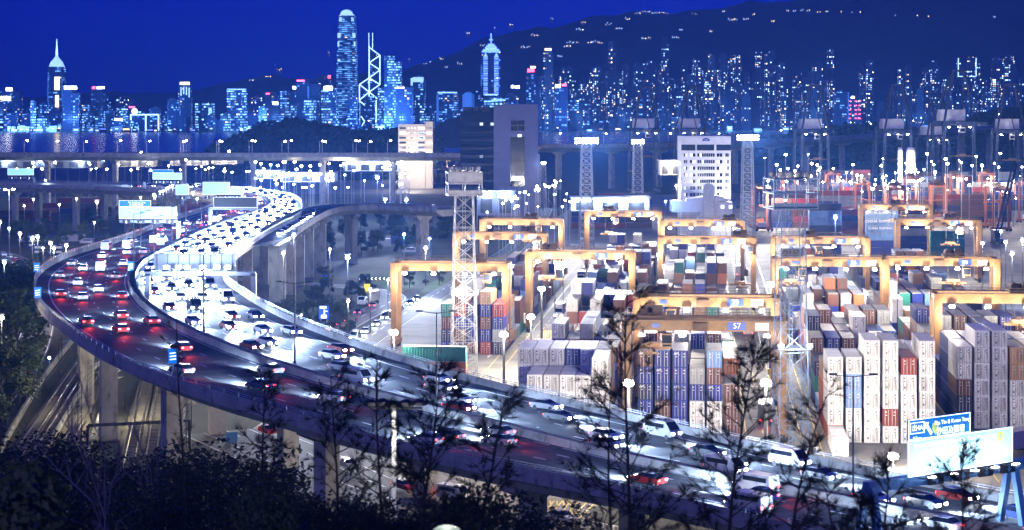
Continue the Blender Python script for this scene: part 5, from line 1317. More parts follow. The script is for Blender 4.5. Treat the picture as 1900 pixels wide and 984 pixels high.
NAMES = {'car': 'parked_car', 'taxi': 'taxi', 'van': 'van', 'bus': 'double_decker_bus', 'truck': 'box_truck'}
def vehicle(kind, c, p, ang, label, lod=True, headspot=0, tail=0, group=None, on=True):
    q = vmesh(kind, c)
    t = thing({'car': 'car', 'taxi': 'taxi', 'van': 'van', 'bus': 'double_decker_bus', 'truck': 'box_truck'}[kind], label, {'bus': 'bus'}.get(kind, kind), p, ang, group)
    inst('body' if kind != 'truck' else 'cargo_box', q['body'], t); inst('windows', q['windows'], t)
    if 'roof' in q: inst({'bus': 'destination_sign', 'truck': 'cab'}.get(kind, 'roof'), q['roof'], t)
    if lod:
        for (x, y) in q['w']: inst('wheel', q['wm'], t, (x, y, 0))
    y, x, z = q['h']
    for sg in (-1, 1):
        if on and (headspot or lod): inst('headlight', HL, t, (sg * x, y, z))
        if on and (tail or lod): inst('tail_light', TL, t, (sg * q['t'][1], q['t'][0], q['t'][2]))
    if headspot: point('headlight_beam', (0, y + .15, z + .05), headspot, (.5, .68, 1), t, .3, 'SPOT', R(64), .8, (R(80), 0, 0))
    if tail: point('tail_glow', (0, q['t'][0] - .4, z + .2), tail, (1, .05, .04), t, .2, 'SPOT', R(70), .8, (R(-78), 0, 0))
    return t
vr = random.Random(4)
def pick():
    k = vr.choices(['car', 'taxi', 'van', 'bus', 'truck'], [68, 20, 12, 0, 0])[0]
    c = 'red' if k == 'taxi' else (vr.choice(['white', 'silver', 'white', 'dark blue', 'grey', 'silver']) if k in ('car', 'van') else vr.choice(['white', 'red', 'silver', 'dark blue']))
    return k, c
KN = {'car': 'car', 'taxi': 'taxi with silver roof', 'van': 'van', 'bus': 'double-decker bus', 'truck': 'box truck'}
LEN = {'car': 4.5, 'taxi': 4.5, 'van': 5.2, 'bus': 11.4, 'truck': 10.4}
LN = ['inmost lane', 'second lane', 'third lane', 'outermost lane']
def traffic(sign, gap0, gap1, toward, hp, tp, gphrase, maxn):
    n_ = 0
    for li, f in enumerate(LANE_C):
        P = lateral(sign * f); D = [0]
        for a, b in zip(P, P[1:]): D.append(D[-1] + (b - a).length)
        d = 18 + vr.uniform(0, 12); k = 0; j = 0
        while d < D[-1] - 140 and n_ < maxn:
            kind, c = pick(); L_ = LEN[kind]
            while j < len(D) - 2 and D[j + 1] < d: j += 1
            tt_ = (d - D[j]) / (D[j + 1] - D[j]); p = P[j].lerp(P[j + 1], tt_); p.z += .008
            tg = P[min(j + 2, len(P) - 1)] - P[max(j - 1, 0)]
            if toward: tg = -tg
            ang = math.atan2(tg.y, tg.x) - math.pi / 2
            px = 950 + p.x * F / p.y
            if -60 < px < 1960:
                k += 1; n_ += 1
                lab = '%s %s, %s in the %s from near gantry' % (c, KN[kind], ordw(k), LN[li])
                vehicle(kind, c, p, ang, ('oncoming ' if toward else 'outgoing ') + lab, p.y < 470, hp, tp, gphrase)
            d += L_ + vr.uniform(gap0, gap1)
traffic(1, 11, 24, True, 44000, 0, 'oncoming traffic with lit headlights', 190)
traffic(-1, 18, 46, False, 30000, 500, 'outgoing traffic with red tail lights', 70)
# traffic on the ramp and on the low roads
def along(C, off, spacing, toward, hp, tp, phrase, group, start=10, n=8):
    P = offset_line(C, off); D = [0]
    for a, b in zip(P, P[1:]): D.append(D[-1] + (b - a).length)
    d = start; k = 0; j = 0
    while d < D[-1] - 6 and k < n:
        kind, c = pick()
        if kind == 'bus': kind = 'van'
        while j < len(D) - 2 and D[j + 1] < d: j += 1
        p = P[j].lerp(P[j + 1], (d - D[j]) / (D[j + 1] - D[j])); p.z += .02
        tg = P[j + 1] - P[j]; tg = -tg if toward else tg
        k += 1; vehicle(kind, c if kind != 'bus' else 'white', p, math.atan2(tg.y, tg.x) - math.pi / 2, '%s %s, %s %s' % (c, KN[kind], ordw(k), phrase), False, hp, tp, group)
        d += spacing * vr.uniform(.6, 1.4)
along(rampC, 2.0, 8, True, 2600, 0, 'on the slip ramp branching right, counted from its start', 'traffic on the slip ramp', 44, 14)
along(SR1, -2.2, 15, True, 2600, 0, 'coming along the service road beside the yard', 'traffic on the service road', 30, 12)
along(SR2, -1.8, 15, False, 0, 60, 'leaving round the slip road bend with red lights', 'traffic on the slip road', 40, 9)
along(LR, 1.8, 16, True, 1800, 0, 'coming down the lower road at the far left', 'traffic on the lower road', 10, 10)
along(UR, -5, 14, False, 0, 90, 'passing below the viaduct with red tail lights', 'traffic under the viaduct', 6, 8)
# yard trucks: tractor with a container seen from behind, white tractor at right
p = YV(338, 10.2); t = vehicle('truck', 'grey', p, YROT, 'yard truck seen from behind with red tail lights, between the stacks and the blue mast', True, 0, 400, 'yard trucks')
p = G(1880, 842); t = vehicle('truck', 'white', p, YROT + R(140), 'white truck parked behind the road sign at the right picture edge', True, 0, 0, 'yard trucks', False)
for i, (u, v) in enumerate(((420, -39), (505, -38), (470, 10), (560, 39.5), (400, 40.5), (610, -39), (640, 11))):
    vehicle('truck', vr.choice(['white', 'dark blue', 'red', 'grey']), YV(u, v), YROT + (math.pi if i % 2 else 0), 'yard truck in a crane lane, %s from the front' % ordw(i + 1), False, 1500 if i % 2 else 0, 100, 'yard trucks')
# ------------------------------------------------------------------ lamp posts
def lamp_post(px, pybase, pytop, z0, label, lit=None, double=False, power=0, group='street lamps', col_=COOL, arm=1.8, Y=None, size=1.0, rz=0.0):
    if Y is None: p = G(px, pybase, z0)
    else: p = A(px, pybase, Y)
    p.z = z0; hgt = H - (pytop - HY) * p.y / F - z0
    t = thing('street_lamp', label, 'street lamp', p, rz, group)
    MB().tube((0, 0, 0), (0, 0, hgt), .14 * size, .08 * size, 6).build('post', M['steel_dark' if lit is None else 'steel'], t)
    MB().tube((0, 0, 0), (0, 0, .9), .22 * size, .2 * size, 8).build('base', M['steel_dark'], t)
    for sg in ((-1, 1) if double else (1,)):
        a = arm * sg
        MB().tube((0, 0, hgt - .1), (a, 0, hgt + .15), .06 * size, .05 * size, 5).build('arm', M['steel_dark'], t)
        hd = MB().prism([(a - .5 * sg, hgt + .08), (a + .5 * sg, hgt + .12), (a + .45 * sg, hgt + .3), (a - .4 * sg, hgt + .3)], -.2 * size, .2 * size, 'y').build('lamp_head', M['steel_dark'], t)
        if lit:
            MB().ball((a, 0, hgt + .02), .42 * size, 8, 5, .6).build('lens', M[lit], hd)
            if power: point('street_light', (a, 0, hgt - .7), power, col_, t, .3)
    return t
for (x, b, tp, z, lb) in ((378, 616, 443, 19.2, 'double-armed unlit lamp post on the median before the lamp-studded gantry'), (547, 681, 525, 16.6, 'double-armed unlit lamp post on the median, between its two neighbours'), (810, 762, 580, 14.2, 'double-armed unlit lamp post on the median in front of the orange containers'), (1583, 922, 698, 11, 'double-armed unlit lamp post on the median left of the road sign')):
    lamp_post(x, b, tp, z, lb, None, True, arm=2.2, group='median lamp posts')
for i, (x, b, tp) in enumerate(((248, 508, 397), (261, 490, 392), (285, 478, 402), (319, 458, 384), (345, 444, 378), (374, 428, 368), (402, 420, 366), (430, 410, 370), (458, 400, 372))):
    lamp_post(x, b, tp, 20, 'thin dark lamp post on the viaduct, %s from left beyond the lamp-studded gantry' % ordw(i + 1), None, False, group='far viaduct lamp posts')
lamp_post(17, 492, 352, 0, 'tall mast lamp with a lit crown at the left picture edge above the trees', 'flood', True, 9000, arm=1.4, size=1.4)
# lit lamps: (px, py of lamp, depth, colour, power, size)
LAMPS = [(645, 478, 452, 'cool', 14000, 1.5), (545, 437, 520, 'cool', 12000, 1.4), (790, 461, 600, 'cool', 14000, 1.6), (797, 443, 640, 'blue', 7000, 1.2), (750, 435, 600, 'blue', 9000, 1.3), (715, 371, 780, 'cool', 14000, 1.7), (754, 371, 790, 'cool', 14000, 1.7),
 (700, 330, 950, 'cool', 30000, 2.6), (606, 332, 950, 'cool', 30000, 2.6), (511, 333, 960, 'cool', 26000, 2.4), (478, 319, 1050, 'cool', 18000, 2.0), (501, 319, 1050, 'cool', 18000, 2.0), (276, 304, 1150, 'warm', 20000, 2.2), (220, 305, 1150, 'warm', 16000, 1.8), (262, 283, 1160, 'warm', 9000, 1.8), (425, 281, 1160, 'warm', 16000, 2.0), (638, 304, 1120, 'warm', 14000, 2.0),
 (773, 383, 720, 'cool', 5000, 1.2), (803, 383, 720, 'cool', 5000, 1.2), (526, 470, 470, 'warm', 5000, 1.0), (612, 463, 480, 'warm', 4000, .8), (493, 573, 400, 'warm', 3500, .8), (646, 559, 430, 'warm', 4000, .9), (687, 537, 470, 'warm', 5000, .9), (720, 520, 500, 'warm', 3500, .8), (559, 585, 400, 'warm', 900, .5),
 (0, 413, 640, 'warm', 6000, 1.4), (37, 434, 560, 'warm', 5000, 1.2), (60, 443, 540, 'warm', 5000, 1.2), (70, 440, 540, 'cool', 5000, 1.2), (94, 452, 520, 'warm', 5000, 1.2), (100, 461, 500, 'warm', 4000, 1.1), (123, 456, 520, 'warm', 6000, 1.2), (17, 424, 580, 'cool', 2500, .9), (80, 461, 500, 'warm', 1500, .7), (8, 487, 420, 'cool', 5000, 1.1), (3, 590, 330, 'warm', 2500, 1.2), (180, 375, 720, 'warm', 6000, 1.4), (175, 413, 640, 'warm', 1500, .8), (85, 335, 900, 'cool', 1500, 1.2), (62, 370, 800, 'warm', 1500, 1.0), (45, 382, 760, 'warm', 1500, 1.0), (142, 369, 800, 'warm', 1500, 1.0), (110, 380, 760, 'warm', 1500, 1.0),
 (261, 367, 730, 'warm', 4000, 1.0), (285, 362, 740, 'warm', 5000, 1.2), (288, 364, 735, 'warm', 4000, 1.1), (297, 356, 760, 'warm', 5000, 1.1), (303, 355, 765, 'warm', 4000, 1.1), (309, 351, 780, 'warm', 6000, 1.2), (313, 349, 790, 'warm', 5000, 1.2), (320, 345, 800, 'warm', 6000, 1.3), (358, 358, 735, 'warm', 5000, 1.2), (366, 369, 700, 'cool', 2500, 1.0),
 (387, 312, 1020, 'warm', 3000, 1.4), (417, 314, 1020, 'warm', 3000, 1.4), (313, 308, 1080, 'warm', 2500, 1.3), (1030, 345, 830, 'warm', 3000, 1.0), (1550, 404, 640, 'cool', 18000, 1.8), (1777, 431, 560, 'cool', 9000, 1.4), (1823, 452, 520, 'cool', 5000, 1.2), (1866, 450, 520, 'cool', 5000, 1.2), (1897, 446, 530, 'cool', 9000, 1.4), (1878, 471, 490, 'cool', 8000, 1.3), (1857, 430, 560, 'cool', 3000, 1.2), (1255, 345, 800, 'warm', 7000, 1.3), (1235, 374, 760, 'blue', 5000, 1.2), (958, 326, 880, 'cool', 9000, 1.8), (1008, 303, 860, 'cool', 5000, 1.2),
 (1030, 487, 470, 'warm', 7000, .9), (1045, 496, 470, 'warm', 5000, .8), (1232, 495, 440, 'warm', 9000, .9), (1221, 474, 470, 'warm', 7000, .8), (1606, 546, 380, 'warm', 9000, .9), (1665, 496, 430, 'warm', 9000, .9), (1475, 318, 1010, 'warm', 26000, 1.6), (1522, 312, 1080, 'warm', 30000, 1.6), (1590, 326, 950, 'warm', 26000, 1.5), (1638, 330, 930, 'warm', 26000, 1.5), (1735, 320, 990, 'warm', 30000, 1.7), (1822, 308, 1060, 'cool', 34000, 2.0), (1838, 345, 880, 'warm', 26000, 1.6), (1880, 336, 910, 'warm', 26000, 1.5), (1425, 336, 900, 'warm', 20000, 1.4)]
for i, (x, y, Y, c, pw, sz) in enumerate(LAMPS):
    zz_ = H - (y - HY) * Y / F
    t = thing('street_lamp', None, 'street lamp', (A(x, y, Y).x, Y, 0), 0, 'lit lamps of the terminal and roads')
    
    t['label'] = '%s lamp on a thin post, %s from left among the lit ground lamps' % ({'cool': 'white', 'warm': 'warm white', 'blue': 'blue-white'}[c], ordw(1 + sorted(LAMPS).index(LAMPS[i])))
    MB().tube((0, 0, 0), (0, 0, zz_), .13, .08, 6).build('post', M['steel_dark'], t); h = MB().box((0, 0, zz_ + .5 * sz), (.9 * sz, .5 * sz, .22)).build('lamp_head', M['steel_dark'], t)
    MB().ball((0, -.05, zz_), .34 * sz, 10, 6, .8).build('lens', M['lamp_' + c], h)
    point('street_light', (0, -.8 * sz, zz_ - .5 * sz), pw, {'cool': COOL, 'warm': WARM, 'blue': BLUE}[c], t, .4)
    if pw >= 12000 and y > 325: point('lamp_beam', (0, -1.1 * sz, zz_), pw * 14, {'cool': (.7, .8, 1), 'warm': WARM, 'blue': BLUE}[c], t, .5, 'SPOT', R(36), .9, (R(-88), 0, 0))
# rows of small far lamps, unlit-by-lamp: lens only
fl = random.Random(8); FAR = []
for i in range(60): FAR.append((fl.uniform(455, 760), fl.uniform(300, 350), fl.uniform(850, 1200)))
for i in range(34): FAR.append((fl.uniform(0, 460), fl.uniform(294, 320), fl.uniform(1040, 1300)))
for i in range(22): f = i / 21; FAR.append((1030 - 90 * f + fl.uniform(-10, 12), 335 + 38 * f + fl.uniform(-5, 5), 900 - 150 * f))
for i in range(44): FAR.append((fl.uniform(1400, 1900), fl.uniform(285, 345), fl.uniform(850, 1250)))
for i in range(40): FAR.append((fl.uniform(1400, 1900), fl.uniform(300, 372), fl.uniform(760, 1150)))
for i in range(16): FAR.append((fl.uniform(860, 1060), fl.uniform(360, 400), fl.uniform(700, 800)))
FAR = [f for f in FAR if H - (f[1] - HY) * f[2] / F > 3]
for i, (x, y, Y) in enumerate(sorted(FAR)):
    zz_ = H - (y - HY) * Y / F
    t = thing('street_lamp', 'small distant lit lamp on a post, %s from left of the faint far ones' % ordw(i + 1), 'street lamp', (A(x, y, Y).x, Y, 0), 0, 'small distant lamps')
    MB().tube((0, 0, 0), (0, 0, zz_), .14, .1, 5).build('post', M['steel'], t)
    MB().ball((0, 0, zz_), fl.uniform(.35, .75) * Y / 1000, 7, 5, .8).build('lens', M[fl.choice(['lamp_warm', 'lamp_warm', 'lamp_cool', 'lamp_cool', 'lamp_blue'])], t)
# lamps on the far bridge and a few on the hill road
for i, x in enumerate((45, 101, 155, 218, 272, 335, 340, 402, 406, 462, 468, 523, 535, 593, 598, 655, 661, 682, 719)):
    Y = 1125; z0 = H - (287 - HY) * Y / F
    lamp_post(x, 287, 261 + (i % 3), z0, 'lit lamp on the far motorway bridge, %s from left' % ordw(i + 1), 'lamp_warm', False, 0, 'lamps on the far bridge', Y=Y, size=1.5)
for i, x in enumerate((1035, 1120, 1240, 1330, 1445, 1530, 1612, 1690, 1760, 1850)):
    Y = 1400 + i * 45; yb = 270 - max(0, i - 3) * 6; z0 = H - (yb - HY) * Y / F
    lamp_post(x, yb, yb - 22, z0, 'lit lamp on the bridge behind the quay cranes, %s from left' % ordw(i + 1), 'lamp_warm', False, 0, 'lamps on the far bridge', Y=Y, size=1.5)
# bright yard lamps on short stout posts between the stacks
for (x, y, Y, pw, lb) in ((1657, 847, 283, 18000, 'low lamp glaring just above the left end of the road sign gantry'), (1166, 711, 284, 22000, 'dazzling yard lamp on a stout pole among the pine branches at the viaduct'), (1421, 711, 280, 20000, 'dazzling yard lamp on a stout pole beside the blue lattice mast'), (731, 617, 372, 18000, 'dazzling yard lamp at the left corner of the orange side-on containers'), (935, 621, 372, 16000, 'dazzling yard lamp on a pole right of the grey lattice mast'), (985, 588, 395, 14000, 'dazzling yard lamp on a pole at the left leg of crane 50'), (1005, 536, 430, 9000, 'dazzling yard lamp behind the left leg of crane 50'), (1430, 528, 395, 12000, 'dazzling yard lamp left of the blue lattice mast at mid height')):
    zz_ = H - (y - HY) * Y / F; p = A(x, y, Y); p.z = 0
    t = thing('yard_lamp', lb, 'yard lamp', p, 0, 'yard lamps')
    MB().tube((0, 0, 0), (0, 0, zz_ - .6), .32, .22, 8).build('post', M['steel_dark'], t); MB().box((0, 0, .6), (1.2, 1.2, 1.2)).build('base', M['paint_yellow'], t)
    h = MB().box((0, .1, zz_), (1.3, .6, 1.0)).build('lamp_head', M['steel_dark'], t)
    for sx in (-.36, .36): MB().ball((sx, -.3, zz_), .42, 10, 6).build('lens', M['flood'], h)
    point('flood_beam', (0, -1.3, zz_), pw, WARM, t, .4)
    for sy in (2.2,): point('flood_beam', (0, sy, zz_ + .5), pw * 1.3, WARM, t, .4)

# ------------------------------------------------------------------ small signs by the low roads
def board(px, pyb, y0, y1, w, m, label, txt=None, legs=True):
    p = G(px, pyb); s = p.y / F; z0, z1 = H - (y1 - HY) * s, H - (y0 - HY) * s
    t = thing('road_sign', label, 'road sign', p, R(6)); MB().box((0, 0, (z0 + z1) / 2), (w, .12, z1 - z0)).build('plate', M[m], t)
    for sg in ((-1, 1) if legs else (0,)): MB().bar((sg * w * .3, .12, 0), (sg * w * .3, .12, z1), .16).build('post', M['steel'], t)
    return t, z0, z1, w
M['sign_yellow'] = emit('yellow_board', (.85, .7, .02), .8, (.7, .6, .02)); M['sign_vivid'] = emit('vivid_blue_board', (.01, .08, .8), .9, (.02, .08, .5)); M['maroon'] = mat('maroon_board', (.09, .02, .05), .6)
t, z0, z1, w = board(601, 607, 568, 592, 2.5, 'sign_vivid', 'vivid blue map sign on two posts below the dark trees'); MB().box((-.2, -.09, z1 - .35), (1.6, .06, .6)).box((.1, -.09, (z0 + z1) / 2), (.25, .06, 1.4)).box((.5, -.09, z0 + 1.9), (.8, .06, .2)).box((0, -.09, z0 + .6), (1.4, .06, .8)).build('map_diagram', M['sign_white'], t)
board(681, 565, 527, 548, 1.7, 'sign_yellow', 'yellow board on posts beside a small parked lorry on the low road'); board(661, 610, 590, 599, .8, 'maroon', 'small maroon sign on a post beside the low road', legs=False); board(430, 822, 802, 824, 1.8, 'gantry', 'dim blue road sign seen below the viaduct'); board(508, 525, 512, 528, 1.8, 'gantry', 'dim blue road sign among the inner piers'); board(602, 520, 510, 517, .9, 'sign_vivid', 'tiny round-topped blue sign by the far lawn', legs=False)
t = thing('chevron_barrier', 'row of black and white chevrons edging the far lawn', 'barrier', G(700, 523)); MB().box((0, 0, 1.0), (12, .12, 1.0)).build('board', M['black'], t)
mb = MB()
for i in range(9): mb.prism([(-5.6 + i * 1.3, .6), (-5.2 + i * 1.3, .6), (-5.7 + i * 1.3, 1.0), (-5.2 + i * 1.3, 1.4), (-5.6 + i * 1.3, 1.4), (-6.1 + i * 1.3, 1.0)], -.1, -.07, 'y')
mb.build('chevron_marking', M['sign_white'], t); MB().box((-5.5, .1, .3), (.15, .1, .6)).box((5.5, .1, .3), (.15, .1, .6)).build('post', M['steel'], t)
vehicle('truck', 'silver', G(683, 566), R(160), 'small lorry parked beneath the yellow board', True, 0, 0, 'vehicles parked on low ground', False)
for i, (x, y, k_, c_, a) in enumerate(((78, 463, 'bus', 'dark blue', 80), (55, 452, 'truck', 'white', 70), (134, 451, 'truck', 'white', 100), (160, 453, 'van', 'white', 90), (176, 453, 'van', 'silver', 85), (90, 476, 'bus', 'dark blue', 88), (565, 470, 'truck', 'white', 40), (572, 482, 'truck', 'grey', 80), (590, 487, 'truck', 'dark blue', 100), (700, 460, 'truck', 'white', 95), (735, 455, 'truck', 'dark blue', 90), (760, 470, 'van', 'white', 80))):
    vehicle(k_, c_, G(x, y), R(a), 'parked %s %s with lights off, %s from left on the low ground' % (c_, {'bus': 'bus', 'truck': 'box truck', 'van': 'van'}[k_], ordw(i + 1)), False, 0, 0, 'vehicles parked on low ground', False)

# ------------------------------------------------------------------ railway under the viaduct
M['rail'] = mat('rail_steel', (.3, .28, .26), .35, .8, var=.2); M['ballast'] = mat('ballast', (.12, .11, .09), .95, var=.5, scale=3); M['sleeper'] = mat('sleeper_concrete', (.25, .24, .21), .9)
def track(pts, i):
    C = resample(smooth(catmull([G(a, b) for a, b in pts], 6), 3), 4)
    mb = MB(); sweep(mb, C, [(-2.0, .02), (2.0, .02), (1.6, .35), (-1.6, .35)]); struct(mb.build('ballast_bed', M['ballast']))
    t = thing('railway_track', 'railway track under the viaduct, %s from left' % ordw(i), 'railway track', C[0] * 1.0, 0, 'railway tracks under the viaduct'); t.location = (0, 0, 0)
    for s in (-.75, .75): mb = MB(); sweep(mb, offset_line(C, s), [(-.08, .5), (.08, .5), (.08, .68), (-.08, .68)]); mb.build('rail', M['rail'], t)
    mb = MB(); S = resample(C, 1.4)
    for a, b in zip(S, S[1:]): mb.bar(Vector((a.x, a.y, .43)) - offset_dir(a, b) * 1.25, Vector((a.x, a.y, .43)) + offset_dir(a, b) * 1.25, .3, .17)
    mb.build('sleeper_bed', M['sleeper'], t)
    mb = MB(); sweep(mb, C, [(-.02, 6.0), (.02, 6.0), (.02, 6.05), (-.02, 6.05)]); mb.build('contact_wire', M['steel_dark'], t)
    return C
def offset_dir(a, b): d = (b - a); d.z = 0; d.normalize(); return Vector((d.y, -d.x, 0))
tracks = [track(p, i + 1) for i, p in enumerate(([(20, 870), (60, 810), (110, 735), (160, 665), (225, 600), (262, 565)], [(50, 880), (92, 812), (138, 738), (184, 668), (245, 602), (285, 566)], [(98, 880), (134, 812), (172, 738), (208, 668), (260, 606), (300, 568)], [(236, 885), (250, 815), (266, 745), (280, 690), (305, 630), (330, 580)], [(276, 885), (286, 815), (296, 745), (306, 690), (326, 632), (350, 582)], [(312, 885), (318, 815), (326, 745), (334, 690), (350, 634), (372, 584)]))]
for (pts, lb) in (([(60, 895), (128, 770), (175, 690), (215, 640)], 'weathered retaining wall between the two railway lines'), ([(-20, 880), (30, 790), (85, 700), (140, 630)], 'long low wall along the left railway line'), ([(150, 880), (178, 800), (200, 740), (215, 700)], 'short concrete wall beside the middle railway track')):
    C = resample(catmull([G(a, b) for a, b in pts], 4), 5); mb = MB(); sweep(mb, C, [(-.2, 0), (.2, 0), (.2, 1.3), (-.2, 1.3)]); o = mb.build('retaining_wall', M['concrete_dark']); tag(o, lb, 'wall')
for i, (x, y, hh) in enumerate(((148, 815, 9), (130, 850, 9), (166, 760, 9), (178, 720, 8), (188, 815, 9), (205, 760, 8), (330, 790, 9), (342, 830, 9), (352, 800, 9), (112, 700, 8))):
    t = thing('catenary_mast', 'rusty overhead-line mast beside the railway, %s of the group' % ordw(i + 1), 'railway mast', G(x, y), R(8), 'overhead-line masts')
    mb = MB()
    for s in (-.3, .3): mb.bar((s, 0, 0), (s, 0, hh), .12)
    for k in range(9): mb.bar((-.3, 0, hh * k / 9), (.3, 0, hh * (k + 1) / 9), .07)
    mb.build('post', M['steel_dark'], t); mb = MB(); mb.bar((0, 0, hh - 1), (2.6, 0, hh - .4), .08); mb.bar((0, 0, hh - 2.2), (2.6, 0, hh - .4), .08); mb.bar((0, 0, hh - 2.6), (2.2, 0, hh - 2.2), .06); mb.build('arm', M['steel'], t)
a, b = G(163, 842), G(352, 832); t = thing('catenary_portal', 'dark steel portal frame spanning the right-hand railway tracks', 'railway portal', a); d = b - a
for f in (0, 1): MB().bar(d * f, d * f + Vector((0, 0, 4.4)), .4).build('leg', M['steel_dark'], t)
MB().bar(Vector((0, 0, 4.4)), d + Vector((0, 0, 4.4)), .4, .5).build('beam', M['steel_dark'], t)
p = G(92, 690); t = thing('rail_signal', 'blue railway signal light on a post below the viaduct', 'railway signal', p); MB().bar((0, 0, 0), (0, 0, 2.6), .14).build('post', M['steel'], t); MB().box((0, 0, 2.9), (.6, .4, .8)).build('signal_head', M['black'], t); MB().ball((0, -.25, 2.9), .26, 8, 5).build('lens', M['lamp_blue'], t)
point('rail_lamp', G(210, 790) + Vector((0, 0, 7.5)), 9000, (1, .86, .55), t, .4).matrix_parent_inverse = Matrix.Translation(-p)
# ------------------------------------------------------------------ trees and bushes
def leaf_mat(name, c, var=.5):
    m = mat(name, c, .75, var=var, scale=.9); return m
M['leaf'] = leaf_mat('foliage', (.05, .085, .03)); M['leaf_dark'] = leaf_mat('foliage_dark', (.022, .04, .025)); M['leaf_pale'] = leaf_mat('foliage_pale', (.09, .13, .045)); M['needle'] = leaf_mat('needles', (.012, .022, .018))
def crown_mesh(seed, n, r, h, lw, m, clumps=14):
    q = random.Random(seed); mb = MB(); C = []
    for _ in range(clumps):
        a = q.uniform(0, 6.28); zz_ = q.uniform(.12, 1) ; rad = r * (1 - .55 * abs(zz_ - .4)) * q.uniform(.25, .95)
        C.append((Vector((rad * math.cos(a), rad * math.sin(a), h * zz_)), r * q.uniform(.22, .45)))
    for _ in range(n):
        c, cr_ = q.choice(C); d = Vector((q.gauss(0, 1), q.gauss(0, 1), q.gauss(0, .8))).normalized() * cr_ * (q.random() ** .45)
        p = c + d; a = Vector((q.gauss(0, 1), q.gauss(0, 1), q.gauss(0, .6))).normalized(); b = a.orthogonal().normalized(); b = (Matrix.Rotation(q.uniform(0, 6.28), 3, a) @ b)
        l = lw * q.uniform(.6, 1.4); w = l * .45
        mb.quad([p - a * l * .5, p + b * w * .5, p + a * l * .5, p - b * w * .5])
    return mb, C
TREE = {}
def tree_kind(key, seed, n, r, h, trunk, lw, m):
    mb, C = crown_mesh(seed, n, r, h, lw, m); me = mb.mesh('crown', M[m])
    tb = MB(); tb.tube((0, 0, -1), (0, 0, trunk), .035 * h, .022 * h, 7); tb.tube((0, 0, trunk), (.1, 0, trunk + h * .6), .022 * h, .008 * h, 6)
    for c, _ in C[:9]: tb.tube((0, 0, trunk * .8 + .1 * c.z), (c.x * .9, c.y * .9, trunk + c.z), .012 * h, .004 * h, 5)
    TREE[key] = (me, tb.mesh('trunk', M['bark']), trunk)
tree_kind('a', 1, 3200, 4.6, 8.5, 2.2, .55, 'leaf'); tree_kind('b', 2, 3200, 3.8, 7.0, 1.8, .5, 'leaf_dark'); tree_kind('c', 3, 2600, 3.4, 7.5, 1.6, .5, 'leaf_pale')
tree_kind('s', 4, 2200, 2.6, 2.8, .3, .4, 'leaf_dark'); tree_kind('t', 5, 2600, 3.2, 12, 2.0, .5, 'leaf_dark'); tree_kind('g', 6, 2600, 2.4, 2.6, .3, .36, 'leaf')
tg = random.Random(31)
def tree(key, p, sc, label, group, name='tree', cat='tree', sz=1.0):
    t = thing(name, label, cat, p, tg.uniform(0, 6.28), group); t.scale = (sc, sc, sc * sz)
    me, tr_, k = TREE[key]; inst('crown', me, t, (0, 0, k * .9)); inst('trunk', tr_, t); return t
def grove(spots, phrase, group, keys='abc', s0=.8, s1=1.3):
    spots = sorted(spots)
    for i, (x, y, *z) in enumerate(spots):
        sc = z[0] if z else tg.uniform(s0, s1)
        tree(tg.choice(keys), G(x, y), sc, '%s, %s from left' % (phrase, ordw(i + 1)), group)
grove([(-60, 700, 1.9), (-20, 720, 2.2), (8, 690, 2.0), (30, 660, 1.7), (48, 640, 1.5), (20, 640, 1.8), (-10, 640, 2.0), (-25, 800, 1.5), (12, 800, 1.2), (36, 760, 1.1), (50, 730, 1.0), (-50, 620, 1.8)], 'dense green tree beside the lower road at the left edge', 'trees at the left edge', 'aab')
grove([(tg.uniform(500, 660), tg.uniform(585, 640)) for _ in range(20)] + [(tg.uniform(560, 690), tg.uniform(545, 580)) for _ in range(12)], 'dark shrubby tree on the planted bank between viaduct and slip road', 'trees on the planted bank', 'bbs', .45, .8)
grove([(tg.uniform(590, 860), tg.uniform(440, 475)) for _ in range(22)] + [(tg.uniform(640, 850), tg.uniform(425, 440)) for _ in range(12)], 'dark tree in the belt behind the slip ramp piers', 'trees behind the ramp', 'abb', .6, 1.1)
grove([(x, 530 + tg.uniform(-10, 8)) for x in (600, 612, 690, 760, 790, 815)], 'small garden tree on the far lawn by the slip road', 'garden trees', 'acs', .35, .6)
grove([(tg.uniform(40, 270), tg.uniform(440, 476)) for _ in range(26)] + [(tg.uniform(-20, 90), tg.uniform(420, 452)) for _ in range(12)] + [(tg.uniform(120, 300), tg.uniform(400, 430)) for _ in range(22)] + [(x, y) for x, y in ((60, 500), (75, 490), (85, 480), (100, 476))], 'tree among the parked vehicles beyond the left bend', 'trees beyond the left bend', 'abcb', .45, .85)
grove([(tg.uniform(860, 1000), tg.uniform(405, 440)) for _ in range(14)], 'tree beside the far end of the service road', 'trees by the service road', 'abs', .5, .8)
# wooded hill between terminal and city: many separate trees would not read, one far-off wood
def wood(name, label, pts, Y, n, seed, size, m, depth=160):
    q = random.Random(seed); mb = MB()
    for i in range(n):
        x = q.uniform(pts[0][0], pts[-1][0])
        for (a, b), (c, d) in zip(pts, pts[1:]):
            if a <= x <= c: ty = b + (d - b) * (x - a) / (c - a)
        yy = Y + q.uniform(0, depth); f = 1 - q.random() ** 1.6 * .98
        top = (H - (ty - HY) * Y / F) * f * (1 - .0009 * (yy - Y)); xx = (x - 950) * Y / F
        for k in range(16):
            d = Vector((q.gauss(0, 1), q.gauss(0, 1), q.gauss(0, 1))).normalized() * size * q.random() ** .4
            p = Vector((xx, yy, max(.5, top - size * .6))) + d; a = Vector((q.gauss(0, 1), q.gauss(0, 1), q.gauss(0, 1))).normalized(); b = a.orthogonal().normalized(); l = size * q.uniform(.3, .6)
            mb.quad([p - a * l, p + b * l * .7, p + a * l, p - b * l * .7])
    o = mb.build(name, M[m]); tag(o, label, 'wood', kind='stuff'); return o
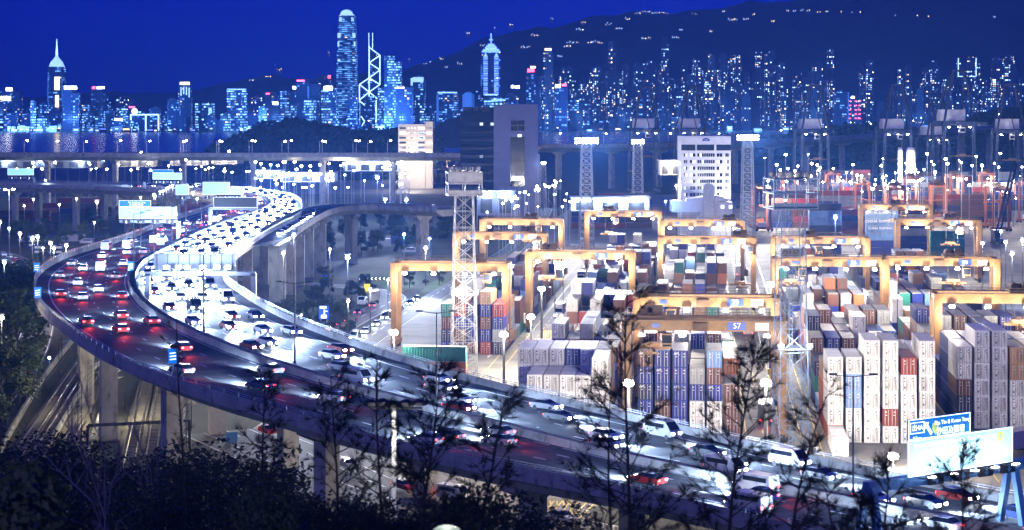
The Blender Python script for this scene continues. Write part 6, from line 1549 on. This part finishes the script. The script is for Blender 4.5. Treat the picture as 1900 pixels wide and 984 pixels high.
struct(MB().prism([((x - 950) * 1560 / F, H - (y + 9 - HY) * 1560 / F) for x, y in ((385, 272), (430, 255), (480, 232), (540, 226), (600, 233), (640, 244), (720, 242), (790, 236), (800, 290), (385, 290))], 1560, 1760, 'y').build('hill', M['hill']))
wood('wooded_hill', 'dark wooded hill between the terminal and the central skyscrapers', [(380, 272), (400, 262), (440, 248), (480, 229), (520, 222), (560, 222), (600, 230), (640, 240), (700, 240), (760, 236), (800, 240)], 1550, 2600, 77, 5.5, 'leaf_dark')
struct(MB().prism([((x - 950) * 2100 / F, H - (y - HY) * 2100 / F) for x, y in ((795, 262), (805, 238), (820, 226), (840, 219), (866, 213), (900, 213), (940, 240), (960, 275), (795, 275))], 2100, 2400, 'y').build('hill', mat('bare_hill', (.1, .1, .11), .9, var=.3, scale=.02)))
wood('shore_wood', 'dark low wood behind the quay cranes on the right', [(1400, 268), (1500, 244), (1560, 232), (1640, 228), (1700, 240), (1760, 240), (1820, 226), (1860, 205), (1900, 196), (1960, 190)], 2000, 2200, 78, 7, 'leaf_dark')
# foreground: dark bushes and trees on the camera's own slope
def on_slope(px, Y): x = (px - 950) * Y / F; return Vector((x, Y, hill_z(x, Y) - .3))
tree_kind('fb', 41, 9000, 2.6, 4.0, .6, .13, 'leaf_dark'); tree_kind('fc', 42, 9000, 2.2, 4.6, .8, .12, 'leaf_dark'); tree_kind('fd', 43, 8000, 2.6, 3.6, .5, .14, 'leaf')
FG = [(-30, 80, 800), (25, 92, 822), (70, 84, 838), (110, 96, 826), (150, 84, 850), (195, 92, 862), (235, 82, 880), (270, 94, 866), (310, 84, 872), (345, 96, 850), (385, 88, 846), (425, 97, 838), (465, 90, 848), (505, 84, 895), (545, 94, 912), (590, 86, 925), (635, 92, 925), (680, 86, 935), (20, 62, 880), (90, 60, 900), (180, 64, 905), (260, 60, 918), (330, 62, 905), (410, 64, 900), (480, 60, 915), (560, 64, 930), (640, 62, 938), (730, 66, 935), (800, 70, 925), (870, 64, 940), (930, 72, 945), (990, 66, 955), (1060, 70, 965)]
for i, (px, Y, yt) in enumerate(sorted(FG)):
    p = on_slope(px, Y); k_ = tg.choice(['fb', 'fc', 'fb', 'fd' if i > 18 else 'fc']); sc = (H - (yt + 26 - HY) * Y / F - p.z) / {'fb': 4.6, 'fc': 5.3, 'fd': 4.2}[k_]
    tree(k_, p, sc, 'dark leafy tree crown on the foreground slope below the viaduct, %s from left' % ordw(i + 1), 'dark foreground growth')
def big_leaf(px, py, Y, label, m, r, n, seed, ll=.3):
    q = random.Random(seed); p = A(px, py, Y); b = Vector((p.x, p.y, hill_z(p.x, p.y))); t = thing('shrub', label, 'shrub', b)
    mb = MB(); c0 = p - b
    for _ in range(n):
        d = Vector((q.gauss(0, 1), q.gauss(0, 1), q.gauss(0, .8))).normalized() * r * q.random() ** .5; o = c0 + d; a = Vector((q.gauss(0, 1), q.gauss(0, .6), q.gauss(-.6, .6))).normalized(); s_ = a.cross(Vector((0, 1, .3))).normalized(); l = ll * q.uniform(.7, 1.3)
        mb.quad([o, o + a * l * .4 + s_ * l * .25, o + a * l, o + a * l * .4 - s_ * l * .25])
    mb.build('foliage', M[m], t); sb = MB()
    for _ in range(7): sb.tube((0, 0, -.2), c0 + Vector((q.gauss(0, r * .4), q.gauss(0, r * .3), q.gauss(0, r * .4))), .05, .015, 5)
    sb.build('stem', M['bark'], t); return t
big_leaf(40, 925, 46, 'broad-leaved shrub lit green at the bottom left corner', 'leaf_pale', 1.0, 500, 5)
big_leaf(78, 905, 47, 'small sprig of broad leaves right of the lit green shrub', 'leaf_pale', .45, 90, 6)
big_leaf(490, 955, 52, 'low green shrub at the bottom edge left of centre', 'leaf', 1.0, 700, 8, .16)
big_leaf(880, 960, 58, 'grey-green shrub near the glowing lamp dome at the bottom', 'leaf', 1.2, 700, 9, .16)
# bare twigs
def twig_tree(px, Y, ptop, label, seed, m='bark_pale', spread=.35):
    q = random.Random(seed); b = on_slope(px, Y); b.z += .2; top = H - (ptop - HY) * Y / F; hh = top - b.z
    t = thing('bare_tree', label, 'bare tree', b); mb = MB()
    def br(p, d, l, r, lev):
        e = p; steps = 4
        for i in range(steps):
            n_ = e + d * l / steps; mb.tube(e, n_, r * (1 - i * .18), r * (1 - (i + 1) * .18), 5, False)
            if lev < 4:
                for _ in range(2 if lev > 0 else 2):
                    if q.random() < .75 and (lev > 0 or i > 0): br(n_, (d + Vector((q.gauss(0, spread), q.gauss(0, spread), q.gauss(.05, .2)))).normalized(), l * q.uniform(.22, .42), r * .55, lev + 1)
            e = n_; d = (d + Vector((q.gauss(0, .1), q.gauss(0, .1), .03))).normalized()
    br(Vector((0, 0, 0)), Vector((q.gauss(0, .08), 0, 1)).normalized(), hh, .045, 0); mb.build('branches', M[m], t)
twig_tree(172, 56, 835, 'pale bare twiggy tree at lower left, taller of two', 3); twig_tree(128, 60, 875, 'pale bare twiggy tree at lower left, shorter and leaning', 4); twig_tree(312, 64, 872, 'thin bare sapling before the dark bushes under the railway portal', 9); twig_tree(235, 58, 925, 'low bare brush between the twiggy tree and the thin sapling', 12, spread=.6)
# feathery she-oaks standing in front of the viaduct
def sheoak(px, Y, ptop, label, seed, lean=0.0, dens=1.0, wmax=3.2, bare=.12, bushy=1.0):
    q = random.Random(seed); b = on_slope(px, Y); top = H - (ptop - HY) * Y / F; hh = top - b.z
    t = thing('pine_tree', label, 'pine tree', b); tb = MB(); nb = MB()
    def axis(z): f = z / hh; return Vector((lean * f * f * hh + .12 * math.sin(f * 7 + seed), .1 * math.sin(f * 5), z))
    S = 26
    for i in range(S):
        z0, z1 = hh * i / S, hh * (i + 1) / S; r0 = .012 + .095 * (1 - i / S); r1 = .012 + .095 * (1 - (i + 1) / S); tb.tube(axis(z0), axis(z1), r0, r1, 6, False)
    def tuft(p, d, n, l):
        for _ in range(n):
            a = (d + Vector((q.gauss(0, .45), q.gauss(0, .45), q.gauss(.1, .4)))).normalized(); s_ = a.orthogonal().normalized(); s_ = Matrix.Rotation(q.uniform(0, 6.28), 3, a) @ s_
            e = p + a * l * q.uniform(.6, 1.3); nb.quad([p - s_ * .007, p + s_ * .007, e])
    nbr = int(62 * dens)
    for i in range(nbr):
        f = bare + (1 - bare) * (i + q.random()) / nbr; p = axis(hh * f); L_ = wmax * (1 - f) ** .75 * q.uniform(.45, 1.1) + .25
        a = q.uniform(0, 6.28); d = Vector((math.cos(a), math.sin(a) * .8, q.uniform(.35, .9))).normalized()
        steps = max(3, int(L_ / .28)); e = p
        for k in range(steps):
            n_ = e + d * L_ / steps; r = .02 * (1 - k / steps) + .006; tb.tube(e, n_, r, r * .8, 4, False)
            d = (d + Vector((q.gauss(0, .12), q.gauss(0, .12), q.gauss(.02, .1)))).normalized()
            if k >= 1 or L_ < .8:
                for _ in range(2 if q.random() < .6 * bushy else 1):
                    sd = (d + Vector((q.gauss(0, .6), q.gauss(0, .6), q.gauss(.1, .4)))).normalized(); sl = q.uniform(.15, .5); se = n_ + sd * sl
                    tb.tube(n_, se, .009, .006, 3, False); tuft(se, sd, int(20 * bushy), .36); tuft(n_.lerp(se, .5), sd, int(10 * bushy), .32)
            e = n_
        tuft(e, d, int(16 * bushy), .3)
    tb.build('trunk', M['bark'], t); nb.build('foliage', M['needle'], t); return t
sheoak(1160, 60, 547, 'tallest feathery pine, its thin tip crossing the yard below crane 39', 11, .01, .95, 3.6, .1)
sheoak(1140, 61, 700, 'second slim pine stem just left of the tallest feathery pine', 12, -.01, .55, 2.6, .2, .8)
sheoak(1345, 56, 652, 'feathery pine left of the blue lattice mast, leaning right', 13, .06, 1.2, 3.0, .05, 1.2)
sheoak(1430, 50, 735, 'slanting pine branch rising towards the base of the blue mast', 18, .14, .5, 1.6, .2, .9)
sheoak(775, 58, 690, 'dense dark pine left of the white-lit pole, widest in the foreground', 14, .05, 1.1, 3.9, .02, 1.2)
sheoak(850, 55, 745, 'dark pine leaning right over the viaduct edge right of the lit pole', 15, .13, .8, 2.6, .05, 1.1)
sheoak(620, 62, 700, 'dark bluish pine before the viaduct piers, left of the lit pole', 16, .0, .9, 2.4, .05, 1.2)
sheoak(700, 60, 668, 'thin wispy pine just left of the white-lit pole', 17, .01, .5, 1.3, .3, .8)
sheoak(500, 64, 690, 'wispy small pine before the parapet, leftmost of the pines', 19, -.02, .6, 1.7, .25, .8)
sheoak(1625, 46, 868, 'small pine tip below the left leg of the road sign gantry', 20, .02, .7, 1.5, .1, 1.1)
sheoak(1770, 44, 850, 'small pine tip below the middle of the road sign gantry', 21, .01, .6, 1.3, .1, 1.0)
sheoak(1555, 47, 905, 'lowest small pine tip at the bottom right', 22, -.03, .6, 1.2, .1, 1.0)
sheoak(335, 70, 590, 'very thin bare-stemmed sapling rising across the viaduct at left', 23, .0, .25, .5, .3, .35)
# lit pole with lamp heads and the lamp dome at the bottom
t = thing('park_lamp', 'white-lit pole with a cluster of dark lamp heads in front of the viaduct', 'lamp post', A(731, 760, 76)); p0 = t.location.copy(); t.location.z = hill_z(p0.x, p0.y); hh = H - (757 - HY) * 76 / F - t.location.z
MB().tube((0, 0, 0), (0, 0, hh), .11, .09, 10).build('post', M['white'], t)
for (x, y) in ((-.9, 0), (-.45, .2), (.5, 0), (1.0, .1), (0, -.3)): hd = MB().lathe([(.1, -.12), (.3, -.08), (.32, .06), (.1, .16)], 10, (x, y, hh + .18)).build('lamp_head', M['steel_dark'], t)
MB().tube((-1, 0, hh), (1.1, 0, hh), .05, .05, 6).build('arm', M['steel_dark'], t)
point('street_light', (0, -1.1, hh - 1.2), 260, (1, .97, .88), t, .3)
t = thing('globe_lamp', 'glowing dome lamp at the bottom edge among the dark bushes', 'lamp post', A(829, 994, 40)); t.location.z = hill_z(t.location.x, 40); hh = H - (994 - HY) * 40 / F - t.location.z
MB().tube((0, 0, 0), (0, 0, hh), .06, .05, 8).build('post', M['steel_dark'], t); MB().ball((0, 0, hh), .34, 16, 10, .62).build('dome', emit('lamp_dome', (.8, .85, .72), .1, (.3, .32, .28)), t, True)
point('street_light', (0, .2, hh + .75), 45, (.85, 1, .75), t, .2)
# ------------------------------------------------------------------ the night air
m = bpy.data.materials.new('haze'); m.use_nodes = True; n = m.node_tree; n.nodes.clear()
pv = n.nodes.new('ShaderNodeVolumePrincipled'); pv.inputs['Color'].default_value = (.10, .30, 1, 1); pv.inputs['Density'].default_value = 8.5e-5; pv.inputs['Anisotropy'].default_value = .5
o_ = n.nodes.new('ShaderNodeOutputMaterial'); n.links.new(pv.outputs[0], o_.inputs['Volume'])
hz = MB().box((0, 5400, 445), (9000, 12000, 910)).build('haze', m); hz['kind'] = 'stuff'
